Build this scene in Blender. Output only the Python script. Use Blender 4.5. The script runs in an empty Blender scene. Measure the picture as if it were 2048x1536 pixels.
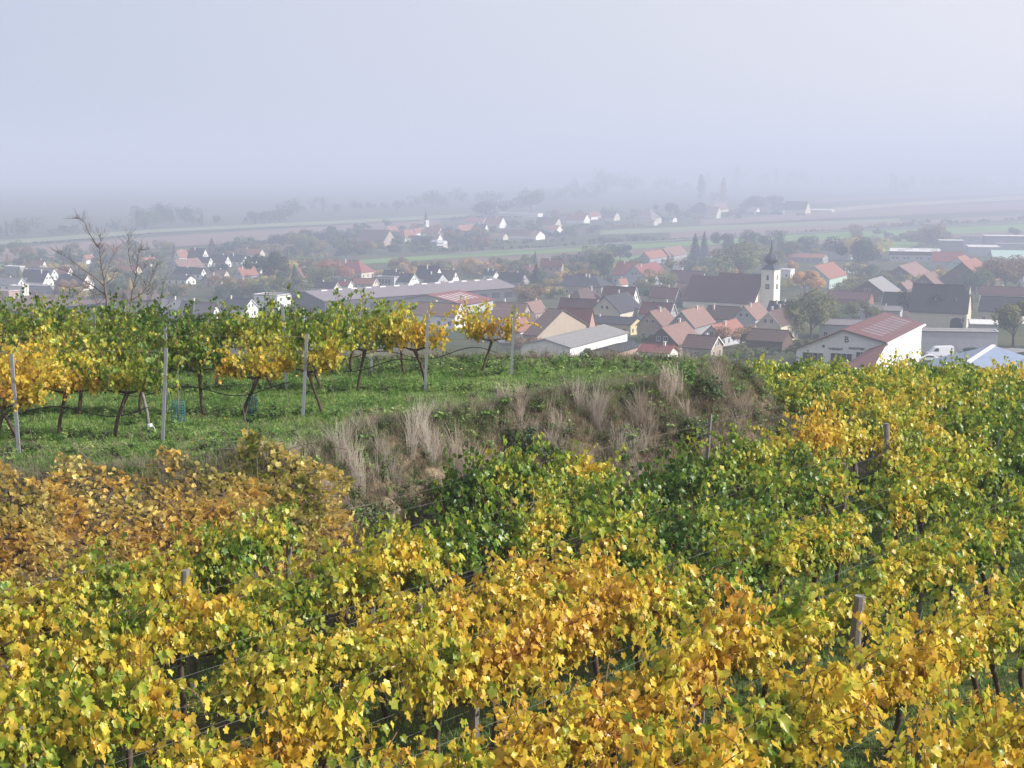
import bpy, bmesh, math, random
import numpy as np
from mathutils import Vector, Matrix

scene = bpy.context.scene
C = scene.collection
rng = np.random.default_rng(7)
R_ = random.Random(11)
rad = math.radians

# ------------------------------------------------------------------ camera
F = 2813.0            # focal length in px of the 2048 px wide photograph
HZ = 330.0            # row of the true horizon
CAMZ = 65.0           # the hill stands 65 m above the plain
PITCH = math.atan((768 - HZ) / F)
cam_d = bpy.data.cameras.new('camera')
cam = bpy.data.objects.new('camera', cam_d)
C.objects.link(cam)
cam_d.sensor_width = 36.0
cam_d.lens = 36.0 * F / 2048.0
cam_d.clip_start = 0.1
cam_d.clip_end = 30000
cam.location = (0, 0, CAMZ)
cam.rotation_euler = (math.pi / 2 - PITCH, 0, 0)
scene.camera = cam

# ------------------------------------------------------------------ light
SUN_EL, SUN_PSI = 33.0, 12.0      # the sun stands to the right, hardly behind the camera
sdir = Vector((math.cos(rad(SUN_EL)) * math.cos(rad(SUN_PSI)), -math.cos(rad(SUN_EL)) * math.sin(rad(SUN_PSI)), math.sin(rad(SUN_EL))))
sun_d = bpy.data.lights.new('sun', 'SUN')
sun_d.energy = 4.9
sun_d.angle = rad(0.6)
sun_d.color = (1.0, 0.955, 0.89)
sun = bpy.data.objects.new('sun', sun_d)
C.objects.link(sun)
sun.rotation_euler = sdir.to_track_quat('Z', 'Y').to_euler()

world = bpy.data.worlds.new('World')
scene.world = world
world.use_nodes = True
wn = world.node_tree
for n in list(wn.nodes):
    wn.nodes.remove(n)
w_out = wn.nodes.new('ShaderNodeOutputWorld')
w_bg = wn.nodes.new('ShaderNodeBackground')
w_sky = wn.nodes.new('ShaderNodeTexSky')
w_sky.sky_type = 'NISHITA'
w_sky.sun_disc = False
w_sky.sun_elevation = rad(SUN_EL)
w_sky.sun_rotation = rad(90 + SUN_PSI)
w_sky.air_density = 1.0
w_sky.dust_density = 3.0
w_sky.ozone_density = 2.0
SKY_K = 0.11
w_bg.inputs['Strength'].default_value = SKY_K
# thin morning mist over the whole sky: paler towards the horizon and round the sun
tc = wn.nodes.new('ShaderNodeTexCoord')
nrm = wn.nodes.new('ShaderNodeVectorMath'); nrm.operation = 'NORMALIZE'
wn.links.new(tc.outputs['Generated'], nrm.inputs[0])
dot = wn.nodes.new('ShaderNodeVectorMath'); dot.operation = 'DOT_PRODUCT'
dot.inputs[1].default_value = sdir
wn.links.new(nrm.outputs[0], dot.inputs[0])
mr = wn.nodes.new('ShaderNodeMapRange')
mr.inputs['From Min'].default_value = -0.4
mr.inputs['From Max'].default_value = 1.0
mr.inputs['To Min'].default_value = 0.0
mr.inputs['To Max'].default_value = 1.0
wn.links.new(dot.outputs['Value'], mr.inputs['Value'])
hc = wn.nodes.new('ShaderNodeMix'); hc.data_type = 'RGBA'
hc.inputs['A'].default_value = (0.415 / SKY_K, 0.46 / SKY_K, 0.57 / SKY_K, 1)
hc.inputs['B'].default_value = (1.02 / SKY_K, 0.93 / SKY_K, 0.90 / SKY_K, 1)
wn.links.new(mr.outputs[0], hc.inputs['Factor'])
sep = wn.nodes.new('ShaderNodeSeparateXYZ')
wn.links.new(nrm.outputs[0], sep.inputs[0])
mf = wn.nodes.new('ShaderNodeMapRange')
mf.inputs['From Min'].default_value = 0.0
mf.inputs['From Max'].default_value = 1.0
mf.inputs['To Min'].default_value = 0.96
mf.inputs['To Max'].default_value = 0.45
wn.links.new(sep.outputs['Z'], mf.inputs['Value'])
mx = wn.nodes.new('ShaderNodeMix'); mx.data_type = 'RGBA'
wn.links.new(mf.outputs[0], mx.inputs['Factor'])
wn.links.new(w_sky.outputs[0], mx.inputs['A'])
wn.links.new(hc.outputs['Result'], mx.inputs['B'])
wn.links.new(mx.outputs['Result'], w_bg.inputs['Color'])
wn.links.new(w_bg.outputs[0], w_out.inputs['Surface'])

scene.view_settings.view_transform = 'Standard'
scene.view_settings.look = 'None'
scene.view_settings.exposure = 0.45
scene.view_settings.gamma = 1.0
scene.view_settings.use_curve_mapping = False
scene.render.engine = 'CYCLES'
cy = scene.cycles
cy.max_bounces = 5
cy.diffuse_bounces = 2
cy.glossy_bounces = 1
cy.transmission_bounces = 3
cy.transparent_max_bounces = 4
cy.volume_bounces = 1
cy.use_denoising = True
cy.caustics_reflective = False
cy.caustics_refractive = False
cy.sample_clamp_indirect = 4.0

# the misty air: one box round camera and scene, density even
HAZE_DENS = 0.00067
def make_haze():
    m = bpy.data.materials.new('misty_air')
    m.use_nodes = True
    nt = m.node_tree
    for n in list(nt.nodes):
        nt.nodes.remove(n)
    o = nt.nodes.new('ShaderNodeOutputMaterial')
    v = nt.nodes.new('ShaderNodeVolumePrincipled')
    v.inputs['Color'].default_value = (0.64, 0.705, 0.885, 1)
    v.inputs['Density'].default_value = HAZE_DENS
    v.inputs['Anisotropy'].default_value = 0.05
    nt.links.new(v.outputs[0], o.inputs['Volume'])
    bm = bmesh.new()
    bmesh.ops.create_cube(bm, size=1)
    me = bpy.data.meshes.new('haze')
    for vv in bm.verts:
        vv.co = Vector((vv.co.x * 11000, vv.co.y * 11000 + 5200, vv.co.z * 124 + 60))
    bm.to_mesh(me)
    bm.free()
    me.materials.append(m)
    ob = bpy.data.objects.new('haze', me)
    C.objects.link(ob)
    ob['kind'] = 'stuff'
    ob['label'] = 'pale blue morning haze over the plain'
    ob.display_type = 'WIRE'

# ------------------------------------------------------------------ pixel -> world
sp, cp_ = math.sin(PITCH), math.cos(PITCH)
def ray(u, v):
    """direction of a photo pixel scaled so that y = 1"""
    a, b = (u - 1024) / F, (768 - v) / F
    d = (a, cp_ + b * sp, -sp + b * cp_)
    return d[0] / d[1], d[2] / d[1]
HT = np.array([[-60, 1.9], [4, 1.9], [9, 7.6], [12, 8.0], [40, 8.0], [46, 8.5], [56, 9.6], [80, 14], [120, 21], [200, 33], [240, 38.5], [272, 41], [300, 42.5],
               [400, 48.5], [540, 54], [700, 58.5], [900, 62], [1200, 64.5], [1500, 65], [12000, 65]])
def base_h(y):
    return np.interp(y, HT[:, 0], HT[:, 1])
def on_level(u, v, h):
    rx, rz = ray(u, v)
    y = -h / rz
    return (rx * y, y)
LIP = [on_level(u, v, 5.4) for u, v in [(-420, 1020), (0, 962), (300, 935), (560, 912), (660, 893), (760, 858), (870, 838), (1000, 815),
                                         (1130, 792), (1250, 776), (1360, 764), (1425, 752)]]
POLY = np.array(LIP + [(6.2, 37.3), (5.6, 38.6), (2, 39.2), (-30, 39.2)])
def poly_sd(x, y):
    """signed distance to the upper terrace, positive inside"""
    x = np.asarray(x, float); y = np.asarray(y, float)
    d = np.full(x.shape, 1e9)
    ins = np.zeros(x.shape, bool)
    n = len(POLY)
    for i in range(n):
        ax, ay = POLY[i]; bx, by = POLY[(i + 1) % n]
        ex, ey = bx - ax, by - ay
        t = np.clip(((x - ax) * ex + (y - ay) * ey) / (ex * ex + ey * ey), 0, 1)
        d = np.minimum(d, np.hypot(x - ax - t * ex, y - ay - t * ey))
        c = (ay > y) != (by > y)
        with np.errstate(divide='ignore', invalid='ignore'):
            xi = ax + (y - ay) * ex / (ey if ey != 0 else 1e-9)
        ins ^= c & (x < xi)
    return np.where(ins, d, -d)
def fbm(x, y, f=1.0, seed=0.0):
    r = 0.0
    a = 0.5
    for k in range(4):
        s = seed + k * 3.7
        r = r + a * (np.sin(x * f * 1.31 + s + 1.7 * np.sin(y * f * 0.83 + s)) * np.cos(y * f * 1.13 - s + 1.3 * np.sin(x * f * 0.71 - s)))
        f *= 2.03
        a *= 0.55
    return r
def gz(x, y):
    """ground height"""
    x = np.asarray(x, float); y = np.asarray(y, float)
    b = base_h(y)
    near = (y < 60) & (y > 5)
    sd = poly_sd(x, y)
    t = np.clip(-sd / 3.0, 0, 1)
    s = t * t * (3 - 2 * t)
    s = 0.45 * s + 0.55 * np.clip(t * 1.9, 0, 1) ** 0.8
    s = np.clip(s, 0, 1)
    h = 5.4 * (1 - s) + b * s
    bump = fbm(x, y, 1.6, 2.0) * 0.55 * np.clip(4 * t * (1 - t), 0, 1) + fbm(x, y, 5.0, 5.0) * 0.16 * np.clip(5 * t * (1 - t), 0, 1)
    lawn = fbm(x, y, 0.9, 9.0) * 0.07
    hh = h - bump - lawn
    z = CAMZ - np.where(near, hh, b + np.where(y > 60, fbm(x, y, 0.02, 1.0) * 0.5, 0))
    return z
def gz1(x, y):
    return float(gz(np.array([x]), np.array([y]))[0])
def place(u, v, Ht=0.0, ylo=240.0, yhi=9000.0):
    """point on pixel (u, v) that is Ht above the plain / slope"""
    rx, rz = ray(u, v)
    lo, hi = ylo, yhi
    for _ in range(50):
        m = 0.5 * (lo + hi)
        zr = CAMZ + rz * m
        if zr > CAMZ - float(base_h(m)) + Ht:
            lo = m
        else:
            hi = m
    return rx * lo, lo, CAMZ - float(base_h(lo))
def to_px(x, y, z):
    dz = z - CAMZ
    f_ = y * cp_ - dz * sp
    return 1024 + F * x / f_, 768 - F * (y * sp + dz * cp_) / f_

# ------------------------------------------------------------------ object helpers
def tag(o, label=None, cat=None, group=None, kind=None):
    if label: o['label'] = label
    if cat: o['category'] = cat
    if group: o['group'] = group
    if kind: o['kind'] = kind
    return o
def empty(name, loc, rz=0.0, label=None, cat=None, group=None):
    o = bpy.data.objects.new(name, None)
    C.objects.link(o)
    o.location = loc
    o.rotation_euler = (0, 0, rz)
    o.empty_display_size = 0.2
    return tag(o, label, cat, group)
def link(name, me, parent=None, loc=None, rz=None, color=None):
    o = bpy.data.objects.new(name, me)
    C.objects.link(o)
    if parent is not None: o.parent = parent
    if loc is not None: o.location = loc
    if rz is not None: o.rotation_euler = (0, 0, rz)
    if color is not None: o.color = color
    return o
class MB:
    def __init__(self):
        self.v = []; self.f = []; self.m = []
    def add(self, vs, fs, mi=0):
        b = len(self.v)
        self.v.extend([tuple(p) for p in vs])
        self.f.extend([tuple(b + i for i in f) for f in fs])
        self.m.extend([mi] * len(fs))
    def box(self, x0, x1, y0, y1, z0, z1, mi=0):
        self.add([(x0, y0, z0), (x1, y0, z0), (x1, y1, z0), (x0, y1, z0), (x0, y0, z1), (x1, y0, z1), (x1, y1, z1), (x0, y1, z1)],
                 [(0, 3, 2, 1), (4, 5, 6, 7), (0, 1, 5, 4), (1, 2, 6, 5), (2, 3, 7, 6), (3, 0, 4, 7)], mi)
    def tube(self, pts, rs, n=6, mi=0, cap=True):
        pts = [Vector(p) for p in pts]
        if not hasattr(rs, '__len__'): rs = [rs] * len(pts)
        rings = []
        for i, p in enumerate(pts):
            d = (pts[min(i + 1, len(pts) - 1)] - pts[max(i - 1, 0)]).normalized()
            a = d.cross(Vector((0.31, 0.95, 0.05)))
            if a.length < 1e-3: a = d.cross(Vector((1, 0, 0)))
            a.normalize()
            b = d.cross(a)
            rings.append([p + (a * math.cos(2 * math.pi * k / n) + b * math.sin(2 * math.pi * k / n)) * rs[i] for k in range(n)])
        vs = [q for r in rings for q in r]
        fs = []
        for i in range(len(pts) - 1):
            for k in range(n):
                k2 = (k + 1) % n
                fs.append((i * n + k, i * n + k2, (i + 1) * n + k2, (i + 1) * n + k))
        if cap:
            fs.append(tuple(range(n - 1, -1, -1)))
            fs.append(tuple((len(pts) - 1) * n + k for k in range(n)))
        self.add(vs, fs, mi)
    def lathe(self, prof, n=16, mi=0, cx=0, cy=0):
        vs = []
        for r, z in prof:
            for k in range(n):
                t = 2 * math.pi * (k + 0.5) / n
                vs.append((cx + r * math.cos(t), cy + r * math.sin(t), z))
        fs = []
        for i in range(len(prof) - 1):
            for k in range(n):
                k2 = (k + 1) % n
                fs.append((i * n + k, i * n + k2, (i + 1) * n + k2, (i + 1) * n + k))
        self.add(vs, fs, mi)
    def mesh(self, name, mats, smooth=False):
        me = bpy.data.meshes.new(name)
        me.from_pydata(self.v, [], self.f)
        for m in mats: me.materials.append(m)
        if len(mats) > 1:
            me.polygons.foreach_set('material_index', self.m)
        if smooth:
            me.polygons.foreach_set('use_smooth', [True] * len(self.f))
        me.update()
        return me
    def build(self, name, mats, parent=None, loc=None, rz=None, smooth=False, color=None):
        if not isinstance(mats, (list, tuple)): mats = [mats]
        return link(name, self.mesh(name, mats, smooth), parent, loc, rz, color)
def np_mesh(name, V, T, mat, attrs=None, smooth=False):
    """triangle mesh from arrays, attrs: name -> per-vertex float"""
    me = bpy.data.meshes.new(name)
    V = np.asarray(V, np.float32); T = np.asarray(T, np.int32)
    k = T.shape[1]
    me.vertices.add(len(V)); me.vertices.foreach_set('co', V.ravel())
    me.loops.add(T.size); me.loops.foreach_set('vertex_index', T.ravel())
    me.polygons.add(len(T))
    me.polygons.foreach_set('loop_start', np.arange(0, T.size, k, dtype=np.int32))
    me.update(calc_edges=True)
    if smooth: me.polygons.foreach_set('use_smooth', np.ones(len(T), bool))
    if attrs:
        for an, av in attrs.items():
            a = me.attributes.new(an, 'FLOAT', 'POINT')
            a.data.foreach_set('value', np.asarray(av, np.float32))
    me.materials.append(mat)
    me.validate()
    return me

# ------------------------------------------------------------------ materials
MATS = {}
def nodes(name):
    m = bpy.data.materials.new(name)
    m.use_nodes = True
    nt = m.node_tree
    b = nt.nodes['Principled BSDF']
    MATS[name] = m
    return m, nt, b
def ramp(nt, stops, fac):
    r = nt.nodes.new('ShaderNodeValToRGB')
    cr = r.color_ramp
    while len(cr.elements) < len(stops): cr.elements.new(0.5)
    for e, (p, c) in zip(cr.elements, stops):
        e.position = p
        e.color = (*c, 1)
    if fac is not None: nt.links.new(fac, r.inputs[0])
    return r.outputs[0]
def math_n(nt, op, a, b=None, clamp=False):
    n = nt.nodes.new('ShaderNodeMath'); n.operation = op; n.use_clamp = clamp
    for i, x in enumerate((a, b)):
        if x is None: continue
        if isinstance(x, (int, float)): n.inputs[i].default_value = x
        else: nt.links.new(x, n.inputs[i])
    return n.outputs[0]
def noise(nt, scale, detail=3, vec=None, rough=0.55):
    n = nt.nodes.new('ShaderNodeTexNoise')
    n.inputs['Scale'].default_value = scale
    n.inputs['Detail'].default_value = detail
    n.inputs['Roughness'].default_value = rough
    if vec is not None: nt.links.new(vec, n.inputs['Vector'])
    return n.outputs['Fac']
def geo_pos(nt):
    return nt.nodes.new('ShaderNodeNewGeometry').outputs['Position']
def attr(nt, name, typ='GEOMETRY'):
    n = nt.nodes.new('ShaderNodeAttribute')
    n.attribute_type = typ
    n.attribute_name = name
    return n
def mixc(nt, fac, a, b, mode='MIX'):
    n = nt.nodes.new('ShaderNodeMix'); n.data_type = 'RGBA'; n.blend_type = mode
    for s, x in (('Factor', fac), ('A', a), ('B', b)):
        if isinstance(x, (int, float)): n.inputs[s].default_value = x
        elif isinstance(x, tuple): n.inputs[s].default_value = (*x[:3], 1)
        else: nt.links.new(x, n.inputs[s])
    return n.outputs['Result']
def bump(nt, b, h, strength=0.5, dist=0.02):
    n = nt.nodes.new('ShaderNodeBump')
    n.inputs['Strength'].default_value = strength
    n.inputs['Distance'].default_value = dist
    nt.links.new(h, n.inputs['Height'])
    nt.links.new(n.outputs[0], b.inputs['Normal'])
def plain(name, col, rough=0.7, var=0.25, scale=2.0, spec=0.3, metal=0.0, stain=0.0):
    """a simple surface with uneven colour"""
    m, nt, b = nodes(name)
    p = nt.nodes.new('ShaderNodeTexCoord').outputs['Object']
    f = noise(nt, scale, 5, p, 0.65)
    f2 = noise(nt, scale * 9, 3, p)
    s = math_n(nt, 'ADD', math_n(nt, 'MULTIPLY', f, 0.75), math_n(nt, 'MULTIPLY', f2, 0.25))
    lo = tuple(c * (1 - var) for c in col); hi = tuple(min(1, c * (1 + var)) for c in col)
    nt.links.new(ramp(nt, [(0.3, lo), (0.7, hi)], s), b.inputs['Base Color'])
    b.inputs['Roughness'].default_value = rough
    b.inputs['Specular IOR Level'].default_value = spec
    b.inputs['Metallic'].default_value = metal
    return m

def foliage_mat(name, stops, transl=0.4, rough=0.42, spec=0.5, use_color=False, hgt=0.0):
    m, nt, b = nodes(name)
    out = nt.nodes['Material Output']
    lv = attr(nt, 'lv').outputs['Fac']
    if use_color:
        oi = nt.nodes.new('ShaderNodeObjectInfo')
        f = math_n(nt, 'ADD', math_n(nt, 'MULTIPLY', lv, 0.9), 0.5)
        ns = noise(nt, 0.25, 2, geo_pos(nt))
        f = math_n(nt, 'MULTIPLY', f, math_n(nt, 'ADD', math_n(nt, 'MULTIPLY', ns, 0.8), 0.6))
        mul = nt.nodes.new('ShaderNodeVectorMath'); mul.operation = 'SCALE'
        nt.links.new(oi.outputs['Color'], mul.inputs[0]); nt.links.new(f, mul.inputs['Scale'])
        col = mul.outputs[0]
    else:
        oi = nt.nodes.new('ShaderNodeObjectInfo')
        sepc = nt.nodes.new('ShaderNodeSeparateColor')
        nt.links.new(oi.outputs['Color'], sepc.inputs[0])
        tone = sepc.outputs[0]
        ns = noise(nt, 1.1, 2, geo_pos(nt))
        ns2 = noise(nt, 4.5, 2, geo_pos(nt))
        t = math_n(nt, 'ADD', tone, math_n(nt, 'MULTIPLY', math_n(nt, 'SUBTRACT', ns, 0.5), 1.15))
        t = math_n(nt, 'ADD', t, math_n(nt, 'MULTIPLY', math_n(nt, 'SUBTRACT', ns2, 0.5), 0.55))
        t = math_n(nt, 'ADD', t, math_n(nt, 'MULTIPLY', math_n(nt, 'SUBTRACT', lv, 0.5), 0.24))
        if hgt:
            t = math_n(nt, 'ADD', math_n(nt, 'MULTIPLY', math_n(nt, 'SUBTRACT', t, .4), .85), .4)
            h = attr(nt, 'hg').outputs['Fac']
            t = math_n(nt, 'SUBTRACT', t, math_n(nt, 'MULTIPLY', math_n(nt, 'SUBTRACT', h, 0.5), hgt))
        col = ramp(nt, stops, t)
        val = math_n(nt, 'ADD', math_n(nt, 'MULTIPLY', attr(nt, 'lw').outputs['Fac'], 0.5), 0.72)
        mul = nt.nodes.new('ShaderNodeVectorMath'); mul.operation = 'SCALE'
        nt.links.new(col, mul.inputs[0]); nt.links.new(val, mul.inputs['Scale'])
        col = mul.outputs[0]
        # brown scorch spots and withered patches on the blades
        sp_ = noise(nt, 26, 3, geo_pos(nt), .7)
        mrs = nt.nodes.new('ShaderNodeMapRange'); mrs.inputs['From Min'].default_value = .60; mrs.inputs['From Max'].default_value = .70
        nt.links.new(sp_, mrs.inputs['Value'])
        col = mixc(nt, math_n(nt, 'MULTIPLY', mrs.outputs[0], .4), col, (.22, .10, .035))
    nt.links.new(col, b.inputs['Base Color'])
    b.inputs['Roughness'].default_value = rough
    b.inputs['Specular IOR Level'].default_value = spec
    tr = nt.nodes.new('ShaderNodeBsdfTranslucent')
    nt.links.new(col, tr.inputs['Color'])
    ms = nt.nodes.new('ShaderNodeMixShader')
    ms.inputs[0].default_value = transl
    nt.links.new(b.outputs[0], ms.inputs[1])
    nt.links.new(tr.outputs[0], ms.inputs[2])
    nt.links.new(ms.outputs[0], out.inputs['Surface'])
    return m

VINE_STOPS = [(0.0, (.055, .13, .02)), (0.22, (.14, .25, .03)), (0.38, (.33, .41, .045)), (0.50, (.64, .57, .075)),
              (0.70, (.76, .52, .06)), (0.88, (.64, .36, .06)), (1.0, (.34, .14, .045))]
M_leaf = foliage_mat('vine_leaf', VINE_STOPS, 0.44, 0.36, 0.42, hgt=0.0)
M_leaf_up = foliage_mat('vine_leaf_upper', [(q, tuple(min(.8, x * 1.0) for x in c)) for q, c in VINE_STOPS], 0.52, 0.42, 0.5, hgt=0.4)
M_creeper = foliage_mat('creeper_leaf', [(0, (.10, .15, .03)), (.2, (.30, .30, .05)), (.34, (.80, .68, .26)), (.56, (.78, .54, .13)), (.8, (.56, .32, .09)), (.93, (.30, .15, .07)), (1, (.18, .10, .06))], 0.35, 0.45, 0.5)
M_crown = foliage_mat('tree_crown_leaves', None, 0.3, 0.6, 0.2, use_color=True)
M_bark = plain('vine_bark', (.085, .06, .045), 0.9, 0.5, 14)
M_cane = plain('vine_cane', (.20, .11, .055), 0.8, 0.3, 14)
M_branch = plain('bare_branch', (.16, .12, .10), 0.85, 0.35, 6)
M_oldwood = plain('grey_post_wood', (.19, .175, .165), 0.9, 0.45, 9)
M_metal = plain('zinc_post', (.34, .36, .39), 0.5, 0.15, 6, 0.5, 0.35)
M_wire = plain('wire', (.26, .25, .24), 0.6, 0.1, 3, 0.3, 0.1)
M_dead = plain('dead_stem', (.15, .11, .095), 0.9, 0.35, 8)
M_hose = plain('black_hose', (.02, .02, .02), 0.45, 0.1, 3, 0.5)
M_guard = plain('blue_green_net', (.05, .16, .16), 0.6, 0.2, 10, 0.3)
M_twine = plain('pale_twine', (.6, .7, .7), 0.6, 0.1, 10)
M_grape = plain('golden_grape', (.36, .24, .05), 0.35, 0.3, 30, 0.5)

# ------------------------------------------------------------------ ground
def ground_mat():
    m, nt, b = nodes('hillside_soil_and_turf')
    p = geo_pos(nt)
    n1 = noise(nt, 0.9, 5, p); n2 = noise(nt, 7.0, 4, p); n3 = noise(nt, 30.0, 3, p)
    grass = ramp(nt, [(0.25, (.028, .055, .012)), (0.5, (.05, .10, .02)), (0.75, (.10, .14, .04))], n2)
    soil = ramp(nt, [(0.3, (.07, .055, .035)), (0.7, (.17, .13, .09))], n3)
    loess = ramp(nt, [(0.35, (.11, .085, .055)), (0.62, (.22, .17, .11)), (0.8, (.42, .33, .21))], n2)
    tf = math_n(nt, 'MULTIPLY', attr(nt, 'turf').outputs['Fac'], 1.0)
    f = math_n(nt, 'ADD', tf, math_n(nt, 'MULTIPLY', math_n(nt, 'SUBTRACT', n1, 0.5), 1.1), True)
    col = mixc(nt, f, soil, grass)
    sepn = nt.nodes.new('ShaderNodeSeparateXYZ')
    nt.links.new(nt.nodes.new('ShaderNodeNewGeometry').outputs['Normal'], sepn.inputs[0])
    mrr = nt.nodes.new('ShaderNodeMapRange')
    mrr.inputs['From Min'].default_value = 0.74; mrr.inputs['From Max'].default_value = 0.55
    nt.links.new(sepn.outputs['Z'], mrr.inputs['Value'])
    col = mixc(nt, mrr.outputs[0], col, loess)
    col = mixc(nt, attr(nt, 'loess').outputs['Fac'], col, ramp(nt, [(.3, (.15, .11, .07)), (.7, (.42, .34, .23))], n2))
    nt.links.new(col, b.inputs['Base Color'])
    b.inputs['Roughness'].default_value = 0.95
    b.inputs['Specular IOR Level'].default_value = 0.1
    hh = math_n(nt, 'ADD', n3, math_n(nt, 'MULTIPLY', n2, 2.0))
    bump(nt, b, hh, 0.9, 0.06)
    return m
def far_ground_mat():
    m, nt, b = nodes('village_green_and_plain')
    p = geo_pos(nt)
    n1 = noise(nt, 0.02, 4, p); n2 = noise(nt, 0.15, 4, p)
    col = ramp(nt, [(0.3, (.03, .045, .018)), (0.5, (.065, .075, .032)), (0.7, (.13, .11, .065))], math_n(nt, 'ADD', math_n(nt, 'MULTIPLY', n1, 0.6), math_n(nt, 'MULTIPLY', n2, 0.4)))
    nt.links.new(col, b.inputs['Base Color'])
    b.inputs['Roughness'].default_value = 1.0
    b.inputs['Specular IOR Level'].default_value = 0.05
    return m
def build_ground():
    xs = np.concatenate([-np.geomspace(5100, 24, 46), np.arange(-23, 23.01, 0.24), np.geomspace(24, 5100, 46)])
    ys = np.concatenate([[-150, -60, -30, -10, -4, 0, 3, 5, 7, 9], np.arange(11, 44, 0.24), np.arange(44, 62, 0.7), np.geomspace(63, 9800, 90)])
    X, Y = np.meshgrid(xs, ys)
    Z = gz(X, Y)
    # low wooded hills closing the plain on the right, five kilometres and more away
    d1 = np.clip((Y - 4800) / 1500, 0, 1)
    Z = Z + d1 * d1 * (3 - 2 * d1) * (30 + 60 * np.clip((X / Y + 0.02) / 0.3, 0, 1)) * (0.55 + 0.45 * np.clip(0.5 + fbm(X, Y, 0.0011, 3.0), 0, 1)) * np.clip((X + 2500) / 2500, 0, 1)
    nx, ny = len(xs), len(ys)
    V = np.stack([X.ravel(), Y.ravel(), Z.ravel()], 1)
    i = np.arange(nx - 1)[None, :] + np.arange(ny - 1)[:, None] * nx
    i = i.ravel()
    Q = np.stack([i, i + 1, i + nx + 1, i + nx], 1)
    sd = poly_sd(X, Y).ravel()
    yy = Y.ravel()
    turf = np.clip(0.5 + sd * 1.2, 0, 1) * 0.9
    low = np.clip((-sd - 2.6) * 1.0, 0, 1)
    turf = np.maximum(turf, low * 0.62)
    me = np_mesh('ground', V, Q, ground_mat(), {'turf': turf, 'loess': loess_at(X, Y).ravel()}, smooth=True)
    me.materials.append(far_ground_mat())
    ci = Y[:-1, :-1].ravel() > 66
    me.polygons.foreach_set('material_index', ci.astype(np.int32))
    o = link('ground', me)
    tag(o, 'grassy terraces falling to the wide flat plain', kind='structure')

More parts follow.
